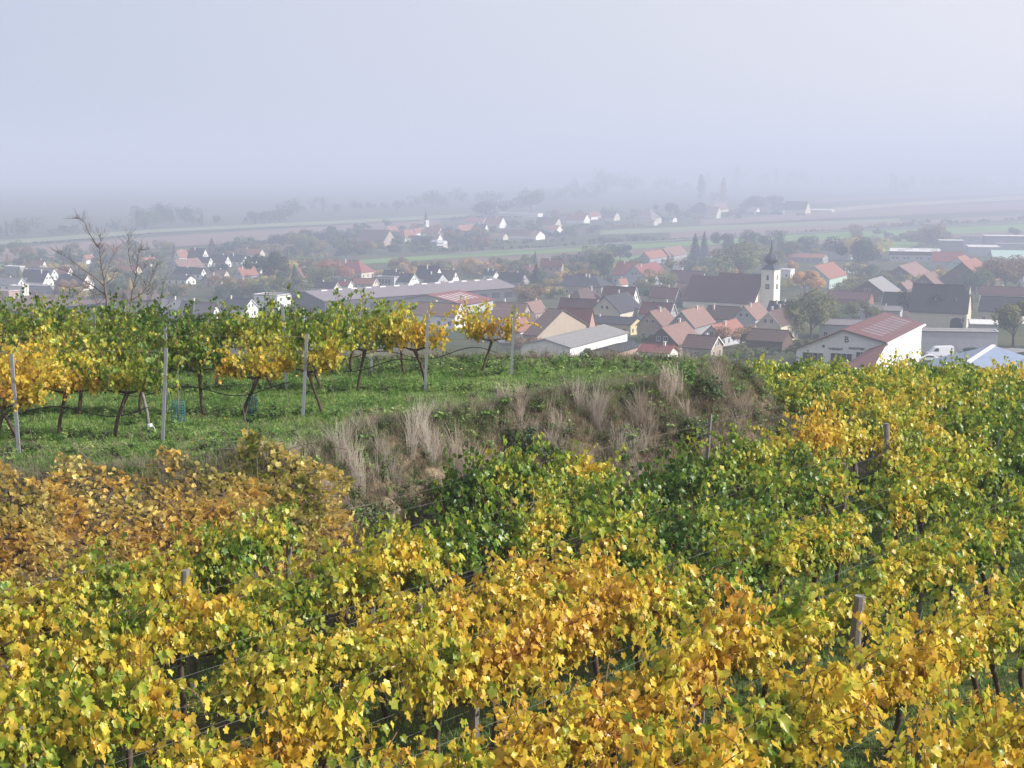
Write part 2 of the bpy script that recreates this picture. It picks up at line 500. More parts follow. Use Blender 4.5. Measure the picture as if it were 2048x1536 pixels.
LOESS = []
for u_, v_, r_ in ((882, 955, .3), (648, 985, .25), (790, 1012, .25), (840, 985, .2), (1180, 925, .15)):
    rx, rz = ray(u_, v_)
    yy = 18.0
    while yy < 45 and CAMZ + rz * yy > gz1(rx * yy, yy): yy += .05
    LOESS.append((rx * yy, yy, r_))
def loess_at(x, y):
    m_ = np.zeros(np.shape(x))
    for a_, b_, r_ in LOESS: m_ = np.maximum(m_, np.clip(1.5 - np.hypot(x - a_, (y - b_)) / r_ * (1 + .35 * fbm(np.asarray(x), np.asarray(y), 4, 1)), 0, 1))
    return m_
def fields():
    mats = {}
    def fm(key, lo, hi):
        m, nt, b = nodes('field_' + key)
        p = geo_pos(nt)
        mp = nt.nodes.new('ShaderNodeMapping')
        nt.links.new(p, mp.inputs[0])
        mp.inputs['Rotation'].default_value = (0, 0, rad(-50))
        mp.inputs['Scale'].default_value = (0.02, 0.3, 1)
        n1 = noise(nt, 1.0, 3, mp.outputs[0])
        nt.links.new(ramp(nt, [(0.35, lo), (0.65, hi)], n1), b.inputs['Base Color'])
        b.inputs['Roughness'].default_value = 1.0
        b.inputs['Specular IOR Level'].default_value = 0.05
        mats[key] = m
    fm('green', (.12, .20, .06), (.15, .24, .075))
    fm('pale_green', (.17, .20, .12), (.20, .23, .13))
    fm('brown', (.13, .09, .075), (.18, .125, .10))
    fm('pink_brown', (.17, .12, .11), (.22, .155, .135))
    fm('straw', (.28, .23, .16), (.34, .28, .19))
    T = [  # key, label, near edge (left to right), far edge (left to right)
        ('green', 'long bright green crop strip between the two villages', [(720, 530), (1000, 512), (1300, 497), (1420, 490)], [(720, 521), (1000, 503), (1300, 487), (1420, 480)]),
        ('green', 'bright green strip behind the church village, right part', [(1420, 490), (1700, 479), (2048, 463), (2200, 456)], [(1420, 480), (1700, 464), (2048, 448), (2200, 441)]),
        ('brown', 'dark ploughed field in front of the green strip', [(880, 535), (1100, 527), (1300, 512), (1560, 497)], [(880, 521), (1100, 508), (1300, 498), (1560, 486)]),
        ('green', 'small green meadow beside the big round tree', [(1150, 530), (1215, 527), (1290, 520), (1380, 512)], [(1120, 524), (1200, 517), (1290, 512), (1380, 505)]),
        ('brown', 'dark ploughed strip behind the flat-roofed works', [(1540, 497), (1700, 489), (1860, 480), (2100, 470)], [(1540, 487), (1700, 479), (1860, 470), (2100, 461)]),
        ('green', 'green meadow left of the flat-roofed works', [(1650, 512), (1760, 507), (1800, 500), (1830, 494)], [(1680, 490), (1740, 482), (1790, 479), (1850, 474)]),
        ('pink_brown', 'pinkish ploughed field right of the far farmyard', [(1340, 478), (1560, 468), (1800, 452), (2150, 434)], [(1340, 466), (1560, 455), (1800, 443), (2150, 426)]),
        ('pale_green', 'pale green field edge below the far farmyard', [(1200, 472), (1340, 466), (1560, 455), (1800, 443)], [(1200, 462), (1340, 456), (1560, 447), (1800, 438)]),
        ('pink_brown', 'broad pinkish field crossing the right of the plain', [(1400, 452), (1620, 440), (1800, 432), (2150, 416)], [(1400, 441), (1620, 427), (1800, 416), (2150, 400)]),
        ('straw', 'straw coloured strip right of the far farmyard', [(1660, 425), (1800, 414), (1950, 405), (2150, 395)], [(1660, 417), (1800, 406), (1950, 398), (2150, 386)]),
        ('pink_brown', 'faded pink field below the far poplar row', [(1560, 412), (1760, 400), (1950, 392), (2150, 382)], [(1640, 400), (1800, 392), (1950, 385), (2150, 375)]),
        ('pink_brown', 'faded reddish field behind the left houses, near part', [(-150, 540), (0, 527), (300, 500), (640, 474)], [(-150, 512), (0, 500), (300, 476), (640, 455)]),
        ('pink_brown', 'faded reddish field behind the left houses, far part', [(640, 474), (700, 468), (800, 462), (880, 452)], [(640, 455), (700, 450), (800, 446), (880, 441)]),
        ('pale_green', 'pale green strip in front of the far left trees', [(-150, 508), (0, 494), (300, 468), (940, 436)], [(-150, 496), (0, 484), (300, 461), (940, 429)]),
        ('green', 'green edge left of the dark-roofed houses', [(-150, 562), (0, 546), (60, 536), (140, 524)], [(-150, 548), (0, 533), (60, 524), (140, 516)]),
        ('brown', 'dark brown field below the white-walled house', [(-100, 640), (60, 625), (200, 612), (330, 602)], [(-100, 606), (60, 596), (200, 584), (330, 578)]),
    ]
    for k, (key, lab, near, far) in enumerate(T):
        vs, fs = [], []
        lift = 0.25 + 0.06 * k
        def samp(pl, n):
            P = np.array(pl, float)
            t = np.linspace(0, len(P) - 1, n)
            return np.stack([np.interp(t, range(len(P)), P[:, 0]), np.interp(t, range(len(P)), P[:, 1])], 1)
        n, mrows = 25, 5
        A, B = samp(near, n), samp(far, n)
        for j in range(mrows):
            for i in range(n):
                u, v = A[i] + (B[i] - A[i]) * j / (mrows - 1)
                x, y, z = place(u, v)
                vs.append((x, y, gz1(x, y) + lift))
        for j in range(mrows - 1):
            for i in range(n - 1):
                a = j * n + i
                fs.append((a, a + 1, a + n + 1, a + n))
        b_ = MB(); b_.add(vs, fs)
        o = b_.build('field', mats[key])
        tag(o, lab, kind='structure')
build_ground()
fields()

# ------------------------------------------------------------------ vine parts
def leaf_shape(full=True):
    if full:
        half = [(0.0, -0.02), (.22, -.20), (.49, -.06), (.42, .20), (.62, .44), (.38, .55), (.20, .80), (0, 1.0)]
        pts = half + [(-x, y) for x, y in half[-2:0:-1]]
        c = (0, .32)
    else:
        half = [(0.0, -.1), (.48, .0), (.42, .58), (0, 1.0)]
        pts = half + [(-x, y) for x, y in half[-2:0:-1]]
        c = (0, .35)
    P = np.array([c] + pts, float)
    n = len(pts)
    T = np.array([(0, 1 + i, 1 + (i + 1) % n) for i in range(n)])
    return P, T
def leaves(P, Tip, Nrm, S, full=True, lv=None, hg=None):
    """P,Tip,Nrm (N,3), S (N)"""
    N = len(P)
    shp, tri = leaf_shape(full)
    Tip = Tip / (np.linalg.norm(Tip, axis=1, keepdims=True) + 1e-9)
    X = np.cross(Tip, Nrm); X /= (np.linalg.norm(X, axis=1, keepdims=True) + 1e-9)
    Z = np.cross(X, Tip)
    curl = rng.uniform(-0.1, 0.5, (N, 1)); fold = rng.uniform(-0.15, 0.5, (N, 1))
    lx, ly = shp[:, 0][None], shp[:, 1][None]
    jit = 1 + rng.normal(0, .08, (N, shp.shape[0]))
    lz = fold * np.abs(lx) - curl * ly * ly + rng.normal(0, .035, (N, shp.shape[0]))
    V = P[:, None] + S[:, None, None] * ((lx * jit)[..., None] * X[:, None] + (ly * jit)[..., None] * Tip[:, None] + lz[..., None] * Z[:, None])
    k = shp.shape[0]
    T = (tri[None] + (np.arange(N) * k)[:, None, None]).reshape(-1, 3)
    lv = rng.uniform(0, 1, N) if lv is None else lv
    at = {'lv': np.repeat(lv, k), 'lw': np.repeat(rng.uniform(0, 1, N), k)}
    at['hg'] = np.repeat(np.zeros(N) + .5 if hg is None else hg, k)
    return V.reshape(-1, 3), T, at
def shoots(nsh, x0, x1, z0, lo, hi, spread, droop, step, side=0.07, fan=0.0):
    """canes from a cordon at height z0: returns leaf anchor points and cane polylines"""
    P, D, HG, lines = [], [], [], []
    for i in range(nsh):
        x = rng.uniform(x0, x1); p = np.array([x, rng.normal(0, .04), z0 + rng.uniform(-.05, .08)])
        L = rng.uniform(lo, hi)
        d = np.array([rng.normal(0, spread * 1.1) + fan * x, rng.normal(0, spread), 1.0]); d /= np.linalg.norm(d)
        n = max(3, int(L / step))
        line = [p.copy()]
        dr = rng.uniform(0, droop)
        sgn = 1
        for j in range(n):
            d = d + np.array([rng.normal(0, .06), rng.normal(0, .06), -dr * (j / n) * 0.35])
            d /= np.linalg.norm(d)
            p = p + d * step
            line.append(p.copy())
            a = rng.uniform(0, 2 * math.pi)
            off = np.array([math.cos(a), math.sin(a), .2]) * side * rng.uniform(.5, 1.6)
            P.append(p + off); D.append(off / np.linalg.norm(off)); HG.append(j / n)
            sgn = -sgn
        lines.append(line)
    return np.array(P), np.array(D), np.array(HG), lines
def vine_variant(kind, seed):
    """meshes of one grapevine: trunk, canes, foliage; row runs along local x"""
    global rng
    rng = np.random.default_rng(seed)
    upper = kind == 'upper'
    full = kind != 'far'
    if upper:
        z0 = 0.92
        P, D, HG, lines = shoots(26, -.68, .68, z0, .6, 1.45, .30, .9, .042)
        P2, D2, HG2, l2 = shoots(20, -.66, .66, z0 + .15, .3, .8, .55, 2.4, .045)
    else:
        z0 = 0.85
        P, D, HG, lines = shoots(26, -.46, .46, z0, .45, 1.4, .24, 1.1, .037, fan=.5)
        P2, D2, HG2, l2 = shoots(22, -.5, .5, z0 + .3, .35, .95, .45, 2.6, .042, fan=.5)
    P = np.concatenate([P, P2]); D = np.concatenate([D, D2]); HG = np.concatenate([HG, HG2 * .6]); lines += l2
    N = len(P)
    P[:, 2] = np.where(P[:, 2] < (.86 if upper else .55), (.86 if upper else .55) + rng.uniform(0, .25, N), P[:, 2])
    out = D * .7 + np.array([0, 0, .45]) + rng.normal(0, .28, (N, 3))
    sgn = np.sign(P[:, 1]); out[:, 1] += sgn * .55
    tip = D * .45 + np.array([0, 0, -1.0]) + rng.normal(0, .33, (N, 3))
    S = rng.uniform(.048, .115, N) ** 1.0 * np.where(rng.random(N) < .12, 1.25, 1.0) * (1 - .35 * np.clip(HG - .6, 0, 1)) * (0.85 if upper else .95)
    V, T, at = leaves(P, tip, out, S, full, hg=np.clip((P[:, 2] - .6) / 1.6, 0, 1))
    fol = np_mesh('foliage', V, T, M_leaf_up if upper else M_leaf, at)
    cn = MB()
    for ln in lines:
        if full or rng.random() < .3:
            q = ln[::4] + [ln[-1]]
            cn.tube(q, [.006] * len(q), 3, cap=False)
    lean = rng.uniform(-.32, .32) if upper else rng.uniform(-.12, .12)
    w = rng.uniform(-.10, .10) * (1.8 if upper else 1)
    zs = np.linspace(-.15, z0, 7)
    tk = MB()
    pts = [(lean * (1 - (z / z0)) + w * math.sin(3.3 * z + seed), .06 * math.sin(4 * z + seed), z) for z in zs]
    r0 = rng.uniform(.034, .048) if upper else rng.uniform(.03, .042)
    tk.tube(pts, [r0 * 1.25, r0 * 1.1, r0, r0 * .95, r0 * .9, r0 * 1.05, r0 * 1.25], 7)
    tk.tube([(pts[-1][0], pts[-1][1], z0 - .02), (-.25, .0, z0 + .03), (-.58, .02, z0 + .05)], [r0 * .8, .016, .010], 5)
    tk.tube([(pts[-1][0], pts[-1][1], z0 - .02), (.25, .0, z0 + .03), (.58, -.02, z0 + .05)], [r0 * .8, .016, .010], 5)
    return fol, cn.mesh('cane', [M_cane]), tk.mesh('trunk', [M_bark], True)
LOWER = [vine_variant('lower', 100 + i) for i in range(12)]
UPPER = [vine_variant('upper', 300 + i) for i in range(10)]
FAR = [vine_variant('far', 500 + i) for i in range(6)]
rng = np.random.default_rng(5)
single_leaf = []
for i in range(5):
    V, T, at = leaves(np.zeros((1, 3)), np.array([[0, 0.15, -1.0]]), np.array([[0, -1, .4]]), np.array([.10]), True)
    single_leaf.append(np_mesh('leaf', V, T, M_leaf, at))
def grape_mesh():
    b = MB()
    for i in range(38):
        z = -R_.uniform(0, .15)
        rr = .045 * (1 + z / .19)
        a = R_.uniform(0, 6.28)
        c = Vector((rr * math.cos(a), rr * math.sin(a), z))
        r = .011
        b.add([c + Vector(q) * r for q in ((1, 0, 0), (-1, 0, 0), (0, 1, 0), (0, -1, 0), (0, 0, 1), (0, 0, -1))],
              [(0, 2, 4), (2, 1, 4), (1, 3, 4), (3, 0, 4), (2, 0, 5), (1, 2, 5), (3, 1, 5), (0, 3, 5)])
    b.tube([(0, 0, .05), (0, 0, -.1)], .003, 4)
    return b.mesh('grape_bunch', [M_grape], True)
GRAPES = grape_mesh()

BLOBS = [  # photo place, radius, tone (0 green .. 1 brown) in the lower vineyard
    (800, 1070, 110, .22), (960, 1050, 80, .20), (1060, 1010, 70, .40), (1150, 960, 80, .40), (1240, 980, 70, .30), (1330, 950, 90, .14), (1440, 900, 90, .16),
    (1300, 1050, 90, .12), (1420, 1010, 90, .20), (1480, 1000, 60, .45), (1560, 900, 60, .62), (1640, 870, 60, .66), (1700, 830, 60, .72), (1690, 930, 50, .72),
    (1790, 820, 50, .74), (1850, 850, 60, .62), (1880, 900, 60, .60), (1780, 950, 45, .22), (2010, 940, 60, .14), (1960, 880, 60, .40), (1560, 990, 70, .22), (1620, 1000, 60, .24),
    (1900, 1000, 80, .42), (1750, 1060, 70, .45), (1560, 1090, 90, .42), (1700, 1110, 80, .5), (1850, 1120, 80, .36), (1980, 1080, 80, .38), (1100, 1160, 90, .66), (1230, 1160, 80, .68),
    (960, 1180, 90, .60), (860, 1160, 60, .66), (760, 1180, 80, .58), (1000, 1280, 110, .70), (1150, 1290, 90, .70), (1320, 1200, 90, .56), (1430, 1180, 80, .36),
    (1450, 1290, 90, .64), (1560, 1230, 80, .55), (1600, 1320, 90, .72), (1750, 1200, 80, .60), (1860, 1250, 80, .72), (2000, 1180, 70, .55), (1980, 1300, 90, .70),
    (600, 1160, 90, .52), (470, 1140, 90, .42), (560, 1260, 90, .50), (400, 1250, 80, .56), (250, 1260, 80, .56), (120, 1330, 90, .54), (300, 1380, 100, .52),
    (600, 1350, 90, .62), (750, 1300, 80, .66), (760, 1420, 90, .62), (480, 1420, 90, .62), (150, 1450, 100, .56), (400, 1500, 90, .60), (900, 1400, 100, .62),
    (1100, 1400, 90, .66), (1250, 1420, 90, .72), (1000, 1500, 100, .62), (1200, 1500, 90, .76), (1400, 1400, 90, .70), (1450, 1500, 90, .52), (1650, 1430, 90, .60), (1800, 1400, 90, .66),
    (1900, 1450, 80, .68), (2020, 1420, 80, .70), (650, 1500, 90, .58), (30, 1500, 70, .36), (20, 1400, 70, .6),
    (1500, 730, 50, .30), (1600, 740, 70, .34), (1700, 760, 60, .34), (1820, 770, 80, .22), (1920, 760, 60, .34), (2020, 740, 60, .6), (1560, 800, 60, .4), (1980, 830, 60, .3)]
UBLOBS = [(20, 760, 60, .80), (110, 740, 50, .74), (160, 700, 50, .62), (510, 720, 40, .74), (50, 630, 80, .22), (200, 620, 90, .22), (340, 640, 90, .18), (300, 720, 60, .32),
          (430, 650, 60, .22), (540, 640, 60, .20), (600, 710, 60, .5), (640, 630, 60, .3), (720, 650, 60, .34), (800, 650, 50, .46), (850, 690, 50, .72), (965, 640, 60, .66), (900, 650, 30, .7)]
def tone_at(u, v, B):
    w = np.array([math.exp(-((u - a) ** 2 + (v - b) ** 2) / (2 * (r * .75) ** 2)) for a, b, r, t in B]) + 1e-9
    return float((w * np.array([t for *_, t in B])).sum() / w.sum())
def tone_word(t):
    return 'dark green' if t < .2 else 'green' if t < .32 else 'yellow-green' if t < .47 else 'yellow' if t < .66 else 'golden' if t < .76 else 'orange-brown'
ORD = ['first', 'second', 'third', 'fourth', 'fifth', 'sixth', 'seventh', 'eighth', 'ninth', 'tenth', 'eleventh', 'twelfth', 'thirteenth', 'fourteenth', 'fifteenth',
       'sixteenth', 'seventeenth', 'eighteenth', 'nineteenth', 'twentieth'] + ['twenty-' + s for s in ('first', 'second', 'third', 'fourth', 'fifth', 'sixth', 'seventh', 'eighth', 'ninth')] + \
      ['thirtieth'] + ['thirty-' + s for s in ('first', 'second', 'third', 'fourth', 'fifth', 'sixth', 'seventh', 'eighth', 'ninth')]
n_vines = 0
def put_vine(var, x, y, rz, tone, label, group, flip, sc=(1, 1, 1), bare=False):
    global n_vines
    fol, cn, tk = var
    z = gz1(x, y)
    root = empty('grapevine', (x, y, z), rz + (math.pi if flip else 0), label, 'grapevine', group)
    root.scale = sc
    link('trunk', tk, root)
    link('cane', cn, root)
    o = link('foliage', fol, root, color=(tone, R_.random(), 0, 1))
    o['kind'] = 'stuff'
    n_vines += 1
    return root
def wire(pts, label, group, r=.0022, name='trellis_wire', mat=None, n=4):
    b = MB(); b.tube(pts, r, n)
    return tag(b.build(name, mat or M_wire, smooth=True), label, 'wire' if name == 'trellis_wire' else 'hose', group)
def wood_post(h, seed, r=.055):
    b = MB(); rr = random.Random(seed)
    zs = [-.3, .2, .7, 1.1, h - .12, h]
    wx, wy = rr.uniform(-.05, .05), rr.uniform(-.04, .04)
    pts = [(wx * math.sin(z * 1.7), wy * math.sin(z * 2.1), z) for z in zs]
    b.tube(pts, [r * rr.uniform(.85, 1.15) for _ in zs], 7)
    return b.mesh('vineyard_post', [M_oldwood])
POSTS = [wood_post(1.6, i, [.05, .06, .045, .07][i % 4]) for i in range(6)]

# ---- lower vineyard, rows climbing to the right at 48 degrees
ANG = rad(48)
DX, DY = math.cos(ANG), math.sin(ANG)
SP = 2.15
def in_view(x, y, z, mu=230, mv=150):
    u, v = to_px(x, y, z)
    return -mu < u < 2048 + mu and v < 1536 + mv
near_list = []
row_no = 0
for k in range(-14, 24):
    s0 = k * SP + .6        # perpendicular offset
    px0, py0 = s0 * DY, -s0 * DX
    cells = []
    t = -10.0
    while t < 70:
        x, y = px0 + t * DX, py0 + t * DY
        if 11.6 < y < 41.5:
            sd = float(poly_sd(np.array([x]), np.array([y]))[0])
            if sd < -2.35 and in_view(x, y, gz1(x, y) + 1.6):
                cells.append((t, x, y))
        t += 1.06
    if len(cells) < 2: continue
    row_no += 1
    for j, (t, x, y) in enumerate(cells):
        xj, yj = x + R_.uniform(-.08, .08), y + R_.uniform(-.08, .08)
        z = gz1(xj, yj)
        u, v = to_px(xj, yj, z + 1.45)
        tone = tone_at(u, v, BLOBS)
        t2 = max(.17, tone - .06) + R_.uniform(-.06, .06)
        if 1690 < u < 1800 and 880 < v < 1050 or 1668 < u < 1738 and 1330 < v < 1440 or abs(u - 386) < 32 and 1260 < v < 1400: continue
        if R_.random() < .03: continue
        r = put_vine(LOWER[R_.randrange(len(LOWER))], xj, yj, ANG, t2,
                     '%s grapevine, %s along the %s lower row counted from the left' % (tone_word(tone), ORD[j], ORD[row_no - 1]),
                     'grapevines of the lower vineyard', R_.random() < .5, (1, R_.uniform(1.0, 1.45), R_.uniform(.94, 1.24)))
        near_list.append((y - .0 * x, r, t2))
    # trellis of this row
    e0, e1 = cells[0], cells[-1]
    for hgt, hn in ((.86, 'lowest'), (1.25, 'middle'), (1.62, 'upper'), (1.88, 'topmost')):
        pts = []
        for q in range(9):
            tt = e0[0] - 1.2 + (e1[0] - e0[0] + 2.4) * q / 8
            xx, yy = px0 + tt * DX, py0 + tt * DY
            pts.append((xx + .06 * math.sin(q * 2 + hgt * 9), yy - .07, CAMZ - float(base_h(yy)) + hgt))
        wire(pts, '%s wire of the %s trellis row in the lower vineyard' % (hn, ORD[row_no - 1]), 'trellis wires of the lower vineyard', .0016)
    pj = 0
    tt = e0[0] + .6
    while tt < e1[0]:
        xx, yy = px0 + tt * DX, py0 + tt * DY
        zz = gz1(xx, yy)
        uu, vv = to_px(xx, yy, zz + 1.6)
        pj += 1
        o = link('vineyard_post', POSTS[R_.randrange(6)], None, (xx, yy, zz), R_.uniform(0, 6))
        o.rotation_euler = (R_.uniform(-.05, .05), R_.uniform(-.06, .04), R_.uniform(0, 6))
        o.scale = (1, 1, R_.uniform(.95, 1.06))
        tag(o, 'weathered wooden post, %s along the %s lower row counted from the left' % (ORD[pj - 1], ORD[row_no - 1]), 'post', 'wooden posts of the lower vineyard')
        tt += 6.4
# the two stout posts and the thin ones that stand clear on the right
for (u, v, hh, r, tilt, lab) in [(1776, 1030, 2.15, .075, -.06, 'stout leaning grey post standing clear of the golden vines'),
                                 (1748, 945, 1.6, .085, 0, 'short stout dark post behind the leaning grey post'),
                                 (1713, 965, 1.7, .045, -.14, 'thin dark leaning stake left of the two stout posts'),
                                 (1702, 1425, 1.75, .09, .03, 'thick split wooden post in the near right rows'),
                                 (1592, 1040, 1.6, .065, .18, 'crooked dark post leaning right below the yellow vines'),
                                 (386, 1390, 1.95, .075, -.03, 'tall wooden post beside the gap in the left rows')]:
    x, y = on_level(u, v, 8.0)
    b = MB(); b.tube([(0, 0, -.3), (.02, 0, .5), (-.01, .01, 1.1), (0.01, 0, hh)], [r * 1.05, r, r * .95, r * .85], 8)
    o = b.build('vineyard_post', M_oldwood, None, (x, y, gz1(x, y)))
    o.rotation_euler = (0, tilt, 0)
    tag(o, lab, 'post', 'wooden posts of the lower vineyard')
for (u0, v0, u1, v1, lab) in [(1976, 1000, 1990, 845, 'white slanting stake at the right edge of the lower rows'), (1861, 935, 1863, 850, 'thin pale stake beside the two stout posts')]:
    x, y = on_level(u0, v0 + 40, 8.0)
    b = MB(); b.tube([(0, 0, -.2), (.09, 0, 1.0), (.18, 0, 2.1)], .018, 6)
    tag(b.build('stake', M_metal, None, (x, y, gz1(x, y))), lab, 'stake')

# ---- rows that run across behind, on the right
row_no2 = 0
for yrow in (42.6, 44.9, 47.2, 49.5):
    row_no2 += 1
    x = 22.5 if yrow > 44 else 20.8
    xs_ = []
    while x > 4.0:
        sd = float(poly_sd(np.array([x]), np.array([yrow]))[0])
        if sd < -3.0 and in_view(x, yrow, gz1(x, yrow) + 1.5, 160): xs_.append(x)
        x -= 1.22
    xs_ = xs_[::-1]
    for j, x in enumerate(xs_):
        yy = yrow + R_.uniform(-.1, .1) + (x - 12) * .05
        z = gz1(x, yy)
        u, v = to_px(x, yy, z + 1.5)
        tone = tone_at(u, v, BLOBS)
        put_vine(FAR[R_.randrange(len(FAR))], x, yy, R_.uniform(-.1, .1), tone + R_.uniform(-.06, .06),
                 '%s grapevine, %s from the left in the %s cross row behind the bank' % (tone_word(tone), ORD[j], ORD[row_no2 - 1]),
                 'grapevines of the rear right rows', R_.random() < .5, (1.02, R_.uniform(.9, 1.3), R_.uniform(.95, 1.22)))
        if j % 4 == 1:
            o = link('vineyard_post', POSTS[R_.randrange(6)], None, (x + .5, yy, z), R_.uniform(0, 6))
            o.scale = (.6, .6, 1.15)
            tag(o, 'thin dark post, %s from the left in the %s cross row' % (ORD[j // 4], ORD[row_no2 - 1]), 'post', 'posts of the rear right rows')

# ---- upper vineyard on the terrace
def mpost(h):
    b = MB()
    w = .032
    b.add([(-w, -.02, -.3), (w, -.02, -.3), (w, .02, -.3), (w - .006, .02, -.3), (w - .006, -.014, -.3), (-w + .006, -.014, -.3), (-w + .006, .02, -.3), (-w, .02, -.3)] +
          [(-w, -.02, h), (w, -.02, h), (w, .02, h), (w - .006, .02, h), (w - .006, -.014, h), (-w + .006, -.014, h), (-w + .006, .02, h), (-w, .02, h)],
          [(i, (i + 1) % 8, 8 + (i + 1) % 8, 8 + i) for i in range(8)] + [(8, 9, 12, 13), (9, 10, 11, 12), (15, 8, 13, 14)])
    return b.mesh('metal_post', [M_metal])
MPOST = mpost(1.92)
URows = []
for (u, v, name) in [(50, 908, 'front'), (333, 877, 'second'), (610, 832, 'third'), (852, 782, 'fourth'), (1022, 750, 'rearmost')]:
    x, y = on_level(u, v, 5.4)
    URows.append((x, y, name))
for ri, (xe, ye, rname) in enumerate(URows):
    o = link('metal_post', MPOST, None, (xe, ye - .32, gz1(xe, ye - .32)))
    tilt = [-.02, .075, .07, .045, .05][ri]
    o.rotation_euler = (0, tilt, 0)
    o.scale = (1, 1, [.99, .98, .96, .97, .99][ri])
    tag(o, 'grey metal end post of the %s upper vineyard row' % rname, 'post', 'metal posts of the upper vineyard')
    x = xe - [.35, .75, -.1, .25, .5][ri]
    xs_ = []
    while x > -16.5:
        if in_view(x, ye, gz1(x, ye) + 1.6, 40): xs_.append(x)
        x -= 1.22 if len(xs_) < 5 else 1.16
    pj = 0
    for j, x in enumerate(xs_):
        if ri == 4 and j == 1: continue
        yy = ye + R_.uniform(-.08, .08)
        z = gz1(x, yy)
        u, v = to_px(x, yy, z + 1.35)
        tone = tone_at(u, v, UBLOBS) - .02
        sz = R_.uniform(.92, 1.10)
        if ri == 4 and j == 0: sz = 1.0
        sx = (.92 if j < 4 else 1.05) if ri >= 1 else 1.05
        put_vine(UPPER[(j * 3 + ri * 5) % len(UPPER)], x, yy, R_.uniform(-.08, .08), tone + R_.uniform(-.06, .06),
                 '%s grapevine with twisted trunk, %s from the end post of the %s upper row' % (tone_word(tone), ORD[j], rname),
                 'grapevines of the upper vineyard', R_.random() < .5, (sx, R_.uniform(.85, 1.1), sz))
        if j % 4 == 3:
            pj += 1
            o = link('metal_post', MPOST, None, (x + .55, yy + .02, z))
            o.rotation_euler = (0, R_.uniform(-.03, .08), R_.uniform(-.2, .2))
            o.scale = (1, 1, R_.uniform(.98, 1.1))
            tag(o, 'metal line post, %s left of the end post in the %s upper row' % (ORD[pj - 1], rname), 'post', 'metal posts of the upper vineyard')
    # wires and the drooping drip hose
    for hgt, hn in ((.95, 'lower'), (1.35, 'middle'), (1.75, 'upper')):
        wire([(x, ye + .03, gz1(xe, ye) + hgt - .01 * math.sin(x)) for x in np.linspace(-16, xe, 8)], '%s trellis wire of the %s upper vineyard row' % (hn, rname), 'trellis wires of the upper vineyard', .0022)
    hp = []
    for x in np.arange(-16, xe - .25, .2):
        ph = (x - xe) / 2.4 * 2 * math.pi + ri
        hp.append((x, ye - .06, gz1(xe, ye) + .58 + .13 * math.sin(ph) + .05 * math.sin(ph * .53 + 1)))
    wire(hp, 'black drip hose sagging along the %s upper vineyard row' % rname, 'drip hoses of the upper vineyard', .011, 'drip_hose', M_hose, 6)
# leaning wooden prop with pale twine, end of the front row (two vines are tied to it)
x, y = on_level(300, 872, 5.4)
st = empty('vine_prop', (x, y, gz1(x, y)), 0, 'dark leaning wooden prop with pale twine near its foot', 'prop')
b = MB(); b.tube([(0, 0, -.1), (-.04, 0, .5), (-.16, 0, 1.1)], [.045, .032, .03], 7); b.build('stake', M_oldwood, st, smooth=True)
b = MB(); b.lathe([(.05, .2), (.056, .22), (.056, .26), (.05, .28)], 8); b.tube([(.05, 0, .25), (.1, -.03, .2), (.13, -.03, .1)], .008, 4); b.build('twine', M_twine, st)
for (u, v, lab) in [(357, 845, 'crumpled blue-green net tube round a young vine'), (506, 832, 'faint blue plant guard tube around a thin stake')]:
    x, y = on_level(u, v, 5.4)
    g = empty('plant_guard', (x, y, gz1(x, y)), 0, lab, 'plant guard', 'plant guards in the upper vineyard')
    b = MB()
    rr = .13 if u < 400 else .09
    for k in range(14):
        a = k / 14 * 6.283
        b.tube([(rr * math.cos(a), rr * math.sin(a), 0), (rr * 1.15 * math.cos(a + .2), rr * 1.1 * math.sin(a + .2), .25), (rr * .9 * math.cos(a + .4), rr * .9 * math.sin(a + .4), .48)], .006, 3)
    for zq in np.linspace(.02, .46, 9):
        b.tube([(rr * math.cos(a), rr * math.sin(a), zq) for a in np.linspace(0, 6.283, 11)], .005, 3)
    b.build('net', M_guard, g)
    b = MB(); b.tube([(0, 0, -.1), (.02, 0, 1.1)], .012, 5); b.build('stake', M_oldwood, g)

# individually lifted leaves and bunches of grapes on the nearest vines
near_list.sort(key=lambda q: q[0])
for q, (d, r, t2) in enumerate(near_list[:14]):
    for i in range(20):
        o = link('leaf', single_leaf[R_.randrange(5)], r, (R_.uniform(-.6, .6), R_.choice((-1, 1)) * R_.uniform(.14, .3), R_.uniform(.95, 1.85)), R_.uniform(0, 6.28), (t2 + R_.uniform(-.12, .12), 0, 0, 1))
        o.rotation_euler = (R_.uniform(-.7, .7), R_.uniform(-.4, .4), R_.uniform(0, 6.28))
for q, (d, r, t2) in enumerate(near_list[:60]):
    if q % 3: continue
    for i in range(3):
        link('grape_bunch', GRAPES, r, (R_.uniform(-.5, .5), R_.uniform(-.12, .12), R_.uniform(.72, .86)), R_.uniform(0, 6))
print('vines', n_vines)

